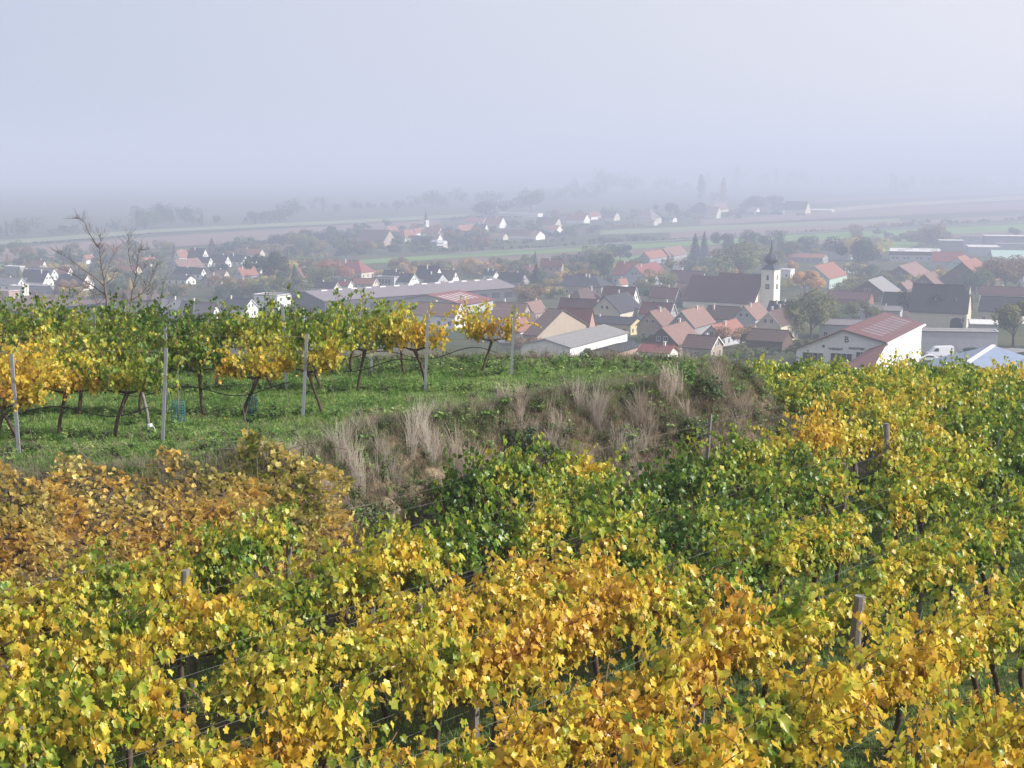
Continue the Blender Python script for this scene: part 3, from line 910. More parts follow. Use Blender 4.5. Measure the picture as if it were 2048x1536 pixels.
# ------------------------------------------------------------------ grass and weeds
def blade_mat(name, stops, transl=.3):
    m, nt, b = nodes(name)
    oi = nt.nodes.new('ShaderNodeObjectInfo')
    p = geo_pos(nt)
    t = math_n(nt, 'ADD', math_n(nt, 'MULTIPLY', oi.outputs['Random'], .45), math_n(nt, 'MULTIPLY', noise(nt, .7, 3, p), .75))
    t = math_n(nt, 'ADD', t, math_n(nt, 'MULTIPLY', attr(nt, 'lv').outputs['Fac'], .2))
    t = math_n(nt, 'SUBTRACT', t, .2)
    col = ramp(nt, stops, t)
    nt.links.new(col, b.inputs['Base Color'])
    b.inputs['Roughness'].default_value = .55
    b.inputs['Specular IOR Level'].default_value = .3
    tr = nt.nodes.new('ShaderNodeBsdfTranslucent'); nt.links.new(col, tr.inputs['Color'])
    ms = nt.nodes.new('ShaderNodeMixShader'); ms.inputs[0].default_value = transl
    nt.links.new(b.outputs[0], ms.inputs[1]); nt.links.new(tr.outputs[0], ms.inputs[2])
    nt.links.new(ms.outputs[0], nt.nodes['Material Output'].inputs['Surface'])
    return m
M_turf = blade_mat('turf_blades', [(.15, (.07, .16, .03)), (.4, (.14, .28, .055)), (.62, (.25, .37, .10)), (.88, (.40, .43, .2))])
M_dry = blade_mat('dry_blades', [(.1, (.20, .16, .13)), (.5, (.36, .30, .24)), (.9, (.58, .51, .43))], .25)
M_fawn = blade_mat('brown_stalks', [(.1, (.10, .08, .06)), (.5, (.19, .14, .11)), (.9, (.30, .23, .18))], .2)
M_weed = blade_mat('weed_leaves', [(.15, (.05, .08, .035)), (.5, (.085, .13, .05)), (.85, (.17, .21, .10))], .3)
M_straw = blade_mat('straw_blades', [(.1, (.26, .22, .18)), (.5, (.40, .35, .30)), (.9, (.60, .55, .48))], .25)
M_flower = plain('yellow_flower', (.75, .6, .04), .6, .1, 5)
def tuft(n, h, spread, w, lean, mat, name, seed, seg=2):
    r = np.random.default_rng(seed)
    V, T, lv = [], [], []
    for i in range(n):
        a = r.uniform(0, 6.283); q = spread * math.sqrt(r.uniform(0, 1))
        x, y = q * math.cos(a), q * math.sin(a)
        da = a + r.normal(0, .9); ln = lean * r.uniform(.2, 1.2); hh = h * r.uniform(.5, 1.1); ww = w * r.uniform(.6, 1.3)
        dx, dy = math.cos(da), math.sin(da); fx, fy = math.cos(da + 1.57 + r.normal(0, .6)), math.sin(da + 1.57)
        base = len(V); l = r.uniform(0, 1)
        for s in range(seg + 1):
            t = s / seg
            k = hh * ln * t * t
            cz = hh * (t - .25 * ln * t * t)
            ws = ww * (1 - t) + .0006
            V.append((x + dx * k - fx * ws / 2, y + dy * k - fy * ws / 2, cz)); V.append((x + dx * k + fx * ws / 2, y + dy * k + fy * ws / 2, cz))
            lv += [l, l]
        for s in range(seg):
            b = base + 2 * s
            T += [(b, b + 1, b + 3), (b, b + 3, b + 2)]
    me = np_mesh(name, V, T, mat, {'lv': lv})
    return bpy.data.objects.new(name + '_source', me)
def herb(n, h, rad_, size, mat, name, seed, flower=0):
    """a low leafy weed: small leaves round several stems"""
    global rng
    rng = np.random.default_rng(seed)
    P, D = [], []
    for s in range(max(3, n // 12)):
        a = rng.uniform(0, 6.283); l = rng.uniform(.2, 1) * rad_
        for j in range(12):
            t = (j + 1) / 12
            P.append((l * t * math.cos(a) + rng.normal(0, .02), l * t * math.sin(a) + rng.normal(0, .02), h * t * rng.uniform(.7, 1.05)))
            D.append((rng.normal(), rng.normal(), .35))
    P = np.array(P); D = np.array(D)
    sz_ = rng.uniform(.5, 1.2, len(P)) * size
    if flower: sz_[np.argsort(-P[:, 2])[:flower]] = size * .4
    V, T, at = leaves(P, D, np.tile([0, 0, 1.0], (len(P), 1)) + rng.normal(0, .4, (len(P), 3)), sz_, False)
    me = np_mesh(name, V, T, mat, at)
    if flower:
        me.materials.append(M_flower)
        k = len(T) // len(P)
        mi = np.zeros(len(T), np.int32)
        top = np.argsort(-P[:, 2])[:flower]
        for q in top: mi[q * k:(q + 1) * k] = 1
        me.polygons.foreach_set('material_index', mi)
    return bpy.data.objects.new(name + '_source', me)
def scatter(name, label, P, S, src, tilt=.15, kind='stuff', seed=3):
    """many small plants as one object of kind stuff"""
    r = np.random.default_rng(seed)
    n = len(P)
    me = bpy.data.meshes.new(name)
    me.vertices.add(n); me.vertices.foreach_set('co', np.asarray(P, np.float32).ravel())
    a = me.attributes.new('scl', 'FLOAT', 'POINT'); a.data.foreach_set('value', np.asarray(S, np.float32))
    a = me.attributes.new('rot', 'FLOAT_VECTOR', 'POINT')
    rot = np.stack([r.normal(0, tilt, n), r.normal(0, tilt, n), r.uniform(0, 6.283, n)], 1)
    a.data.foreach_set('vector', rot.astype(np.float32).ravel())
    a = me.attributes.new('idx', 'INT', 'POINT'); a.data.foreach_set('value', r.integers(0, len(src), n).astype(np.int32))
    o = link(name, me)
    tag(o, label, kind=kind)
    ng = bpy.data.node_groups.new(name + '_nodes', 'GeometryNodeTree')
    ng.interface.new_socket('Geometry', in_out='INPUT', socket_type='NodeSocketGeometry')
    ng.interface.new_socket('Geometry', in_out='OUTPUT', socket_type='NodeSocketGeometry')
    gi = ng.nodes.new('NodeGroupInput'); go = ng.nodes.new('NodeGroupOutput')
    iop = ng.nodes.new('GeometryNodeInstanceOnPoints')
    jn = ng.nodes.new('GeometryNodeJoinGeometry')
    for s in src[::-1]:
        oi = ng.nodes.new('GeometryNodeObjectInfo'); oi.inputs['Object'].default_value = s
        oi.inputs['As Instance'].default_value = True
        ng.links.new(oi.outputs['Geometry'], jn.inputs[0])
    def na(nm, t):
        q = ng.nodes.new('GeometryNodeInputNamedAttribute'); q.data_type = t; q.inputs['Name'].default_value = nm
        return q.outputs['Attribute']
    ng.links.new(gi.outputs[0], iop.inputs['Points'])
    ng.links.new(jn.outputs[0], iop.inputs['Instance'])
    iop.inputs['Pick Instance'].default_value = True
    ng.links.new(na('idx', 'INT'), iop.inputs['Instance Index'])
    e2r = ng.nodes.new('FunctionNodeEulerToRotation'); ng.links.new(na('rot', 'FLOAT_VECTOR'), e2r.inputs[0])
    ng.links.new(e2r.outputs[0], iop.inputs['Rotation'])
    ng.links.new(na('scl', 'FLOAT'), iop.inputs['Scale'])
    ng.links.new(iop.outputs[0], go.inputs[0])
    md = o.modifiers.new('plants', 'NODES'); md.node_group = ng
    return o
def pts_in(n, x0, x1, y0, y1, seed):
    x1 = x1 + (3 if x1 > 15 else 0)
    r = np.random.default_rng(seed)
    x = r.uniform(x0, x1, n); y = r.uniform(y0, y1, n)
    u, v = to_px(x, y, gz(x, y))
    k = (u > -200) & (u < 2420) & (v < 1700)
    return x[k], y[k], u[k], v[k]
# turf of the terrace
x, y, u, v = pts_in(120000, -16, 7, 21, 40, 21)
sd = poly_sd(x, y)
rowd = np.min(np.abs(y[:, None] - np.array([r_[1] for r_ in URows])[None]), axis=1)
k = sd > -.35
x, y, sd, rowd = x[k], y[k], sd[k], rowd[k]
s = np.random.default_rng(4).uniform(.5, 1.15, len(x)) * (.7 + .5 * (fbm(x, y, 2.2) > 0)) + np.where(rowd < .4, .35, 0)
P = np.stack([x, y, gz(x, y) - .01], 1)
turf_src = [tuft(9, .085, .07, .009, .8, M_turf, 'turf', 31 + i) for i in range(3)]
scatter('turf', 'short bright green grass covering the upper terrace', P, s, turf_src)
# taller seedy grass along the lip and the rear edge
x, y, u, v = pts_in(26000, -14, 8, 21, 41, 22)
sd = poly_sd(x, y)
k = (sd > -.6) & ((sd < .9) | (y > 37.3) | ((sd < 2.2) & (fbm(x, y, 1.1, 4) > .1)) | ((rowd.min() > -1) & (fbm(x, y, 2.5, 7) > .42)))
x, y = x[k], y[k]
P = np.stack([x, y, gz(x, y) - .02], 1)
scatter('wild_grass', 'fawn seedy grass along the lip and rear edge of the terrace', P, np.random.default_rng(5).uniform(.35, 1.0, len(x)),
        [tuft(10, .26, .07, .006, .7, M_dry, 'seedy_grass', 41), tuft(12, .20, .08, .007, .8, M_turf, 'seedy_grass', 42), tuft(9, .24, .08, .006, .8, M_fawn, 'seedy_grass', 43)])
# leafy weeds and little yellow flowers on the terrace and its rear edge
x, y, u, v = pts_in(16000, -15, 7, 21, 41, 23)
sd = poly_sd(x, y)
rd = np.min(np.abs(y[:, None] - np.array([r_[1] for r_ in URows])[None]), axis=1)
k = (sd > -.5) & ((rd < .35) | (y > 37) | (fbm(x, y, 1.7, 3) > .45))
x, y = x[k], y[k]
P = np.stack([x, y, gz(x, y)], 1)
scatter('low_weeds', 'leafy weeds with small yellow flowers under the upper rows', P, np.random.default_rng(6).uniform(.4, 1.1, len(x)),
        [herb(48, .2, .16, .045, M_weed, 'weed', 51), herb(36, .3, .12, .035, M_turf, 'weed', 52, 1), herb(36, .14, .2, .05, M_turf, 'weed', 53)])
# grass of the lower vineyard
x, y, u, v = pts_in(110000, -9, 21, 10.5, 56, 24)
sd = poly_sd(x, y)
k = (sd < -2.8) & (fbm(x, y, .8, 6) > -.32)
x, y = x[k], y[k]
P = np.stack([x, y, gz(x, y) - .01], 1)
scatter('vineyard_grass', 'deep green grass between the lower vine rows', P, np.random.default_rng(7).uniform(.6, 1.6, len(x)),
        [tuft(11, .11, .09, .010, .8, M_turf, 'row_grass', 61 + i) for i in range(3)])
# fallen leaves
def flat_leaf(seed):
    global rng
    rng = np.random.default_rng(seed)
    V, T, at = leaves(np.array([[0, 0, .03]]), np.array([[0, 1.0, .1]]), np.array([[0, 0, 1.0]]), np.array([.065]), True)
    m_ = M_fallen
    return bpy.data.objects.new('fallen_source', np_mesh('fallen_leaf', V, T, m_, at))
M_fallen = blade_mat('fallen_leaf_blades', [(.1, (.28, .14, .05)), (.5, (.62, .42, .08)), (.9, (.72, .60, .2))], .2)
x, y, u, v = pts_in(30000, -12, 20, 10.5, 52, 28)
sd = poly_sd(x, y)
s0_ = (x * DY - y * DX - .6) / SP
near_row = np.abs(s0_ - np.round(s0_)) * SP
rd = np.min(np.abs(y[:, None] - np.array([r_[1] for r_ in URows])[None]), axis=1)
k = ((sd < -2.8) & (near_row < .55)) | ((sd > 0) & (rd < .7) & (np.random.default_rng(2).random(len(x)) < .16))
x, y = x[k], y[k]
P = np.stack([x, y, gz(x, y) + .01], 1)
scatter('fallen_leaves', 'yellow and brown fallen leaves under the vine rows', P, np.random.default_rng(10).uniform(.5, 1.2, len(x)), [flat_leaf(400 + i) for i in range(4)], tilt=.35)
# the overgrown bank
def bank(n, seed, lo=-3.5, hi=.35):
    x, y, u, v = pts_in(n, -13, 11, 19, 43, seed)
    sd = poly_sd(x, y)
    k = (sd > lo) & (sd < hi) & (y < 39.2 + np.where(x > 5, 3, 0))
    return x[k], y[k], sd[k], u[k], v[k]
x, y, sd, u, v = bank(110000, 25)
steep = (gz(x, y) - gz(x + .05, y - .15)) / .158
bare = (fbm(x, y, 1.9, 12) > .36) & (x < .5) & (sd < -.5) | (loess_at(x, y) > .85)
k = ~bare
x, y, u = x[k], y[k], u[k]
P = np.stack([x, y, gz(x, y) - .03], 1)
scatter('bank_grass', 'brown and grey-green grass tangle on the bank', P, np.random.default_rng(8).uniform(.45, 1.25, len(x)),
        [tuft(14, .30, .09, .006, .9, M_fawn, 'bank_tuft', 71), tuft(13, .26, .09, .007, .9, M_turf, 'bank_tuft', 72), tuft(12, .34, .08, .005, .8, M_fawn, 'bank_tuft', 73),
         tuft(12, .30, .08, .006, .8, M_dry, 'bank_tuft', 74), tuft(13, .22, .09, .007, .9, M_weed, 'bank_tuft', 75)])
x, y, sd, u, v = bank(26000, 26, -3.8, .1)
k = (fbm(x, y, 1.3, 15) > -.3) & (u > 560) & (loess_at(x, y) < .5)
x, y = x[k], y[k]
P = np.stack([x, y, gz(x, y)], 1)
scatter('bank_weeds', 'dark leafy weeds with scattered yellow flowers on the bank', P, np.random.default_rng(9).uniform(.35, 1.05, len(x)),
        [herb(60, .28, .22, .045, M_weed, 'bank_weed', 81), herb(48, .34, .18, .04, M_weed, 'bank_weed', 82, 2), herb(60, .22, .26, .05, M_turf, 'bank_weed', 83)])

x, y, sd, u, v = bank(34000, 27, -3.3, .5)
k = (fbm(x, y, 1.6, 21) > -.22) & (u > 520) & (loess_at(x, y + .1) < .4)
x, y = x[k], y[k]
P = np.stack([x, y, gz(x, y) - .03], 1)
scatter('dry_bank_grass', 'taller grey-fawn dead grass standing all over the bank', P, np.random.default_rng(12).uniform(.5, 1.3, len(x)),
        [tuft(12, .48, .07, .006, .7, M_dry, 'dead_grass', 91, 3), tuft(12, .42, .1, .006, .9, M_fawn, 'dead_grass', 92, 3), tuft(10, .55, .06, .005, .5, M_fawn, 'dead_grass', 93, 3)])
# single clumps one can point at
def grass_clump(u, v, h, wd, mat, lab, n=150, lean=.5, seed=1):
    # find the ground under the pixel
    rx, rz = ray(u, v)
    yy = 18.0
    while yy < 60 and CAMZ + rz * yy > gz1(rx * yy, yy): yy += .05
    xx = rx * yy
    r = np.random.default_rng(seed)
    V, T, lv = [], [], []
    for c in range(7):
        ca, cr = r.uniform(0, 6.283), wd * 1.5 * math.sqrt(r.uniform(0, 1)); cx, cy = cr * math.cos(ca), cr * math.sin(ca) * .8
        hc = h * r.uniform(.6, 1.15); la = r.uniform(-.5, .5) + (0 if r.random() < .5 else 3.14); lm = r.uniform(.05, lean * .6)
        zc = gz1(xx + cx, yy + cy) - gz1(xx, yy)
        for i in range(int(n * .42)):
            a = r.uniform(0, 6.283); q = .09 * math.sqrt(r.uniform(0, 1))
            x_, y_ = cx + q * math.cos(a), cy + q * math.sin(a)
            dx, dy = math.cos(a) * lean * .5 + math.cos(la) * lm + r.normal(0, .12), math.sin(a) * lean * .5 + r.normal(0, .12)
            hh = hc * r.uniform(.35, 1.1); ww = .008 * r.uniform(.6, 1.5); base = len(V); l = r.uniform(0, 1)
            kink = r.uniform(-.25, .25) if r.random() < .3 else 0
            for s in range(5):
                t = s / 4; k = hh * t * t
                ws = ww * (1 - t * .8)
                ox = kink * hh * max(0, t - .5) * 2
                V.append((x_ + dx * k + ox - ws / 2, y_ + dy * k, zc + hh * t * (1 - .3 * t * abs(dx)))); V.append((x_ + dx * k + ox + ws / 2, y_ + dy * k + .002, zc + hh * t * (1 - .3 * t * abs(dx))))
                lv += [l, l]
            for s in range(4):
                b = base + 2 * s; T += [(b, b + 1, b + 3), (b, b + 3, b + 2)]
    o = bpy.data.objects.new('grass_clump', np_mesh('grass_clump', V, T, M_straw if mat is M_dry else M_dry, {'lv': lv}))
    C.objects.link(o); o.name = 'grass_clump'
    o.location = (xx, yy, gz1(xx, yy) - .08)
    tag(o, lab, 'grass clump', 'tall dry grass clumps on the bank')
for q, a in enumerate([
        (700, 945, .95, .2, M_dry, 'tall pale grass clump at the left end of the bank', 110, .35),
        (772, 925, .85, .22, M_dry, 'pale grass clump just right of the tallest left clump', 110, .4),
        (830, 900, .95, .24, M_dry, 'tall pale grass clump on the lip above the bare earth', 120, .35),
        (893, 915, .95, .24, M_fawn, 'brownish grass clump right above the bare yellow earth', 140, .4),
        (962, 985, 1.0, .25, M_dry, 'big arching silvery grass clump mid-bank', 170, .75),
        (1035, 830, .75, .3, M_fawn, 'brown grass clump at the lip with two tall stalks', 130, .3),
        (1185, 835, .95, .3, M_dry, 'broad straw-coloured grass clump on the lip right of centre', 220, .45),
        (1275, 850, .9, .28, M_fawn, 'reddish brown grass clump right of the straw clump', 150, .45),
        (1262, 905, .7, .3, M_dry, 'arching pale grass clump low on the right half of the bank', 110, .9),
        (1345, 790, .75, .3, M_fawn, 'brown grass clump left of the dark hollow', 150, .4),
        (1462, 830, .9, .4, M_fawn, 'wide brown grass clump right of the dark hollow', 200, .6),
        (1585, 850, .6, .3, M_fawn, 'small brown grass clump among the yellow vines', 100, .9),
        (620, 955, .5, .35, M_fawn, 'brown grass clump between creeper and pale grass', 120, .6),
        (1120, 870, .6, .35, M_fawn, 'low brown grass clump left of the straw clump', 120, .6)]):
    grass_clump(a[0], a[1], a[2], a[3], a[4], a[5], a[6], a[7], 900 + q)
def shrub(u, v, h, wd, lab, n=700, size=.055, flower=0, mat=None, seed=1):
    rx, rz = ray(u, v)
    yy = 18.0
    while yy < 60 and CAMZ + rz * yy > gz1(rx * yy, yy): yy += .05
    xx = rx * yy
    r = np.random.default_rng(seed)
    th = r.uniform(0, 6.283, n); ph = np.arccos(r.uniform(-.2, 1, n)); q = r.uniform(.35, 1, n) ** .5
    lump = 1 + .35 * np.sin(3 * th + seed) * np.sin(2.3 * ph)
    P = np.stack([wd * q * lump * np.sin(ph) * np.cos(th), wd * q * lump * np.sin(ph) * np.sin(th), h * (.25 + .75 * q * np.cos(ph) * lump)], 1)
    D = P / (np.linalg.norm(P, axis=1, keepdims=True) + 1e-6)
    global rng
    rng = np.random.default_rng(seed)
    V, T, at = leaves(P, D + r.normal(0, .6, (n, 3)), D + np.array([0, 0, .5]) + r.normal(0, .4, (n, 3)), r.uniform(.6, 1.3, n) * size, False)
    root = empty('shrub', (xx, yy, gz1(xx, yy) - .05), 0, lab, 'shrub', 'shrubs on the bank')
    me = np_mesh('foliage', V, T, mat or M_weed, at)
    if flower:
        me.materials.append(M_flower); k = len(T) // n; mi = np.zeros(len(T), np.int32)
        for j in r.integers(0, n, flower // 2): mi[j * k:j * k + 2] = 1
        me.polygons.foreach_set('material_index', mi)
    o = link('foliage', me, root); o['kind'] = 'stuff'
    b = MB()
    for j in range(7):
        a = r.uniform(0, 6.28); b.tube([(0, 0, -.05), (wd * .4 * math.cos(a), wd * .4 * math.sin(a), h * .5), (wd * .7 * math.cos(a), wd * .7 * math.sin(a), h * .85)], [.012, .009, .004], 4)
    b.build('stem', M_cane, root)
shrub(1045, 910, .55, .55, 'dark green shrub dotted with yellow flowers on mid bank', 1100, .06, 36, None, 5)
shrub(1410, 795, .55, .5, 'dark rounded bush in the hollow at the top right of the bank', 1000, .055, 0, None, 6)
shrub(745, 1060, .5, .4, 'grey-green bush at the foot of the bank left of the vines', 800, .055, 0, None, 7)
shrub(1350, 760, .4, .5, 'green bramble on the skyline at the right end of the terrace', 600, .07, 10, M_turf, 8)
shrub(1380, 880, .45, .5, 'green bush at the foot of the right bank', 700, .06, 0, None, 12)
# dry stalks of last year, along the skyline and the lip
b = MB()
for i in range(90):
    u_ = R_.uniform(1060, 1460) if i < 45 else R_.uniform(560, 1500)
    rx, rz = ray(u_, R_.uniform(735, 752) if i < 45 else R_.uniform(800, 960))
    yy = 20.0
    while yy < 40 and CAMZ + rz * yy > gz1(rx * yy, yy): yy += .1
    xx, zz = rx * yy, gz1(rx * yy, yy)
    h = R_.uniform(.3, .85); a = R_.uniform(-.2, .2)
    b.tube([(xx, yy, zz - .05), (xx + a * h * .4, yy, zz + h * .6), (xx + a * h, yy, zz + h)], [.004, .003, .0015], 3)
tag(b.build('dry_stalks', M_dry), 'thin dry stalks standing up along the bank and skyline', kind='stuff')

# ------------------------------------------------------------------ creeping vines over the left bank
def creeper_variant(seed):
    global rng
    rng = np.random.default_rng(seed)
    n = 1200
    x = rng.uniform(-1.1, 1.1, n); y = rng.uniform(-.95, .95, n)
    P = np.stack([x, y, rng.uniform(.02, .5, n) * (1 - .3 * np.hypot(x, y))], 1)
    nr = np.stack([rng.normal(0.2, .5, n), rng.normal(-.7, .4, n), rng.uniform(.3, 1, n)], 1)
    V, T, at = leaves(P, np.stack([rng.normal(0, .5, n), rng.normal(-.3, .4, n), -np.ones(n)], 1), nr, rng.uniform(.055, .125, n), True)
    lf = np_mesh('foliage', V, T, M_creeper, at)
    b = MB()
    for i in range(110):
        a = rng.uniform(0, 6.28); p = np.array([rng.uniform(-1, 1), rng.uniform(-1, 1), rng.uniform(0, .3)])
        ln = [p.copy()]
        for j in range(5):
            a += rng.normal(0, .5); p = p + np.array([math.cos(a) * .22, math.sin(a) * .22, rng.normal(0, .09)]); p[2] = min(.42, max(0, p[2])); ln.append(p.copy())
        b.tube(ln, [rng.uniform(.002, .006)] * len(ln), 3, cap=False)
    return lf, b.mesh('stem', [M_dead])
CREEP = [creeper_variant(700 + i) for i in range(5)]
cn_ = 0
CG = []
for i, sd_t in enumerate((-.55, -1.2, -1.9, -2.6)):
    xx = -11.5
    while xx < -4.1:
        lipy = np.interp(xx, [p[0] for p in LIP], [p[1] for p in LIP])
        yy = lipy + sd_t * .98
        CG.append((xx + R_.uniform(-.2, .2), yy, i)); xx += 1.45
wd_ = ['top', 'upper part', 'lower part', 'foot']
cnt_ = [0, 0, 0, 0]
for xx, yy, i in CG:
    z = gz1(xx, yy)
    if not in_view(xx, yy, z, 120): continue
    u, v = to_px(xx, yy, z)
    dzy = (gz1(xx, yy + .5) - gz1(xx, yy - .5)); dzx = gz1(xx + .5, yy) - gz1(xx - .5, yy)
    cnt_[i] += 1
    root = empty('creeping_vine', (xx, yy, z - .02), 0, 'tangled creeper with bronze leaves, %s from the left along the %s of the bank' % (ORD[cnt_[i] - 1], wd_[i]), 'creeper', 'creepers sprawling over the left bank')
    root.rotation_euler = (min(.75, math.atan(dzy)), -max(-.4, min(.4, math.atan(dzx))), R_.uniform(-.3, .3))
    lf, stm = CREEP[R_.randrange(5)]
    sc_ = R_.uniform(.95, 1.2)
    root.scale = (sc_, sc_ * .85, sc_ * R_.uniform(.7, 1.1))
    o = link('foliage', lf, root, color=(R_.uniform(.25, .55), 0, 0, 1)); o['kind'] = 'stuff'
    link('stem', stm, root)

# ------------------------------------------------------------------ bare trees behind the upper rows
def bare_tree(u, vbase_h, D, limbs, lab, seed, r0=.055):
    """limbs: lists of photo points of the main limbs, first point on the trunk"""
    r = random.Random(seed)
    y = D
    def W(u_, v_, dy=0.0):
        rx, rz = ray(u_, v_)
        return Vector((rx * (y + dy), y + dy, CAMZ + rz * (y + dy)))
    x0 = W(limbs[0][1][0][0], limbs[0][1][0][1]).x
    zg = gz1(x0, y)
    root = empty('bare_tree', (x0, y, zg), 0, lab, 'tree', 'bare trees behind the upper vineyard')
    off = Vector((x0, y, zg))
    tk = MB()
    first = True
    for rs, pl, depth in limbs:
        b = tk if first else MB()
        pts = [W(a, c, depth * i / max(1, len(pl) - 1)) - off for i, (a, c) in enumerate(pl)]
        if first: pts = [Vector((pts[0].x, 0, -.3))] + pts
        fine = []
        for i in range(len(pts) - 1):
            for k in range(4):
                q = pts[i].lerp(pts[i + 1], k / 4)
                fine.append(q + Vector((r.uniform(-.012, .012), r.uniform(-.02, .02), 0)))
        fine.append(pts[-1])
        n = len(fine)
        rr = [rs * .6 * (1 - .84 * i / (n - 1)) for i in range(n)]
        b.tube(fine, rr, 6)
        for i in range(4 if not first else n // 2, n):
            for _ in range(4 if i > n * .6 else 2):
                if r.random() < .75:
                    d = (fine[i] - fine[i - 1]).normalized()
                    s = 1 if r.random() < .5 else -1
                    d2 = (d + Vector((s * r.uniform(.4, 1.1), r.uniform(-.5, .5), r.uniform(-.1, .5)))).normalized()
                    L = r.uniform(.12, .5)
                    p1 = fine[i] + d2 * L * .5; p2 = p1 + (d2 + Vector((r.uniform(-.4, .4), 0, r.uniform(-.1, .4)))).normalized() * L * .5
                    b.tube([fine[i], p1, p2], [.0045, .0035, .002], 3)
                    p3 = p1 + (d2 + Vector((r.uniform(-.8, .8), .2, .3))).normalized() * L * .35
                    b.tube([p1, p3], [.003, .0015], 3)
        b.build('trunk' if first else 'branch', M_branch, root, smooth=True)
        first = False
bare_tree(214, 0, 44, [
    (.075, [(215, 640), (213, 600), (209, 570), (207, 555), (202, 530), (199, 500), (196, 490)], 0),
    (.040, [(209, 572), (190, 555), (165, 538), (142, 520), (118, 505)], -.5),
    (.040, [(212, 592), (190, 575), (168, 562), (150, 550), (128, 540)], .4),
    (.035, [(211, 585), (195, 590), (178, 577), (163, 572), (135, 575)], -.3),
    (.030, [(196, 495), (185, 478), (176, 462), (170, 447), (162, 438), (152, 437)], .3),
    (.022, [(197, 492), (201, 482), (200, 472)], 0),
    (.030, [(208, 560), (217, 535), (225, 512), (233, 497)], .5),
    (.020, [(214, 567), (224, 558), (228, 545)], -.2)], 'tall bare tree rising behind the left upper rows', 3)
bare_tree(258, 0, 43, [
    (.060, [(257, 650), (260, 615), (263, 595), (266, 575), (272, 550), (275, 525), (278, 500), (286, 500)], 0),
    (.034, [(263, 600), (280, 590), (298, 570), (305, 545), (314, 527)], .4),
    (.024, [(272, 552), (262, 535), (257, 505), (256, 485), (256, 470)], -.3),
    (.022, [(268, 575), (284, 548), (292, 525)], .2),
    (.018, [(262, 600), (252, 600), (245, 595)], 0)], 'second bare tree, right of the tall one, forked low', 4)
bare_tree(196, 0, 46, [(.03, [(200, 640), (195, 610), (185, 585), (178, 572)], 0), (.018, [(195, 608), (206, 600), (212, 590)], 0)], 'thin bare sapling left of the tall bare tree', 5)
bare_tree(290, 0, 42, [(.028, [(288, 650), (292, 615), (296, 590), (290, 565)], 0), (.016, [(292, 615), (302, 596), (304, 575)], 0)], 'pale slim bare sapling right of the two bare trees', 6)
bare_tree(316, 0, 42, [(.024, [(314, 640), (318, 610), (324, 580), (326, 560)], 0), (.018, [(315, 630), (335, 608), (352, 585)], 0)], 'slim reddish bare sapling beside the grey-roofed house', 7)

# ------------------------------------------------------------------ village
def roof_mat(name, col, rows=True, var=.3):
    m, nt, b = nodes('roof_' + name)
    p = nt.nodes.new('ShaderNodeTexCoord').outputs['Object']
    oi = nt.nodes.new('ShaderNodeObjectInfo')
    n1 = noise(nt, .8, 5, p, .7); n2 = noise(nt, 5, 4, p)
    s = math_n(nt, 'ADD', math_n(nt, 'MULTIPLY', n1, .5), math_n(nt, 'MULTIPLY', n2, .35))
    s = math_n(nt, 'ADD', s, math_n(nt, 'MULTIPLY', oi.outputs['Random'], .15))
    c = ramp(nt, [(.25, tuple(x * (1 - var) for x in col)), (.5, col), (.75, tuple(min(1, x * (1 + var)) for x in col))], s)
    if rows:
        w = nt.nodes.new('ShaderNodeTexWave'); w.wave_type = 'BANDS'; w.bands_direction = 'Z'
        w.inputs['Scale'].default_value = 1.1; w.inputs['Distortion'].default_value = .4
        nt.links.new(p, w.inputs['Vector'])
        c = mixc(nt, math_n(nt, 'MULTIPLY', w.outputs['Fac'], .22), c, tuple(x * .5 for x in col))
        bump(nt, b, w.outputs['Fac'], .4, .05)
    nt.links.new(c, b.inputs['Base Color'])
    b.inputs['Roughness'].default_value = .75
    b.inputs['Specular IOR Level'].default_value = .25
    return m
RC = {'dusty': (.15, .072, .072), 'orange': (.25, .112, .082), 'red': (.21, .075, .068), 'maroon': (.10, .042, .044), 'brown': (.095, .062, .055), 'black': (.022, .024, .03), 'grey': (.24, .235, .235), 'lilac': (.20, .175, .19),
      'pale': (.62, .60, .58), 'blue': (.19, .24, .34), 'teal': (.38, .52, .46), 'pink': (.21, .13, .11), 'dgrey': (.042, .044, .052)}
RM = {k: roof_mat(k, c, k not in ('pale', 'blue', 'teal')) for k, c in RC.items()}
WC = {'white': (.76, .75, .72), 'cream': (.55, .50, .41), 'beige': (.36, .30, .24), 'grey': (.30, .30, .31), 'teal': (.40, .50, .45), 'wood': (.12, .08, .065), 'yellow': (.56, .46, .27), 'pinkw': (.42, .29, .25), 'palegrey': (.42, .43, .46), 'brick': (.24, .11, .085), 'shaded_grey': (.09, .09, .10)}
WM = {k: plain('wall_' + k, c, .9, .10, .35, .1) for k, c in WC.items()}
M_pane = plain('window_pane', (.03, .035, .045), .15, .2, 1, .6)
M_frame = plain('window_frame', (.6, .6, .58), .6, .1, 1)
M_door = plain('door_wood', (.13, .07, .045), .6, .2, 2)
M_chim = plain('chimney_render', (.62, .58, .54), .9, .2, 1.5)
M_fascia = plain('fascia_board', (.72, .70, .68), .7, .1, 1)
HB = []
BUILD = []     # (x, y, r, label)
WINCACHE = {}
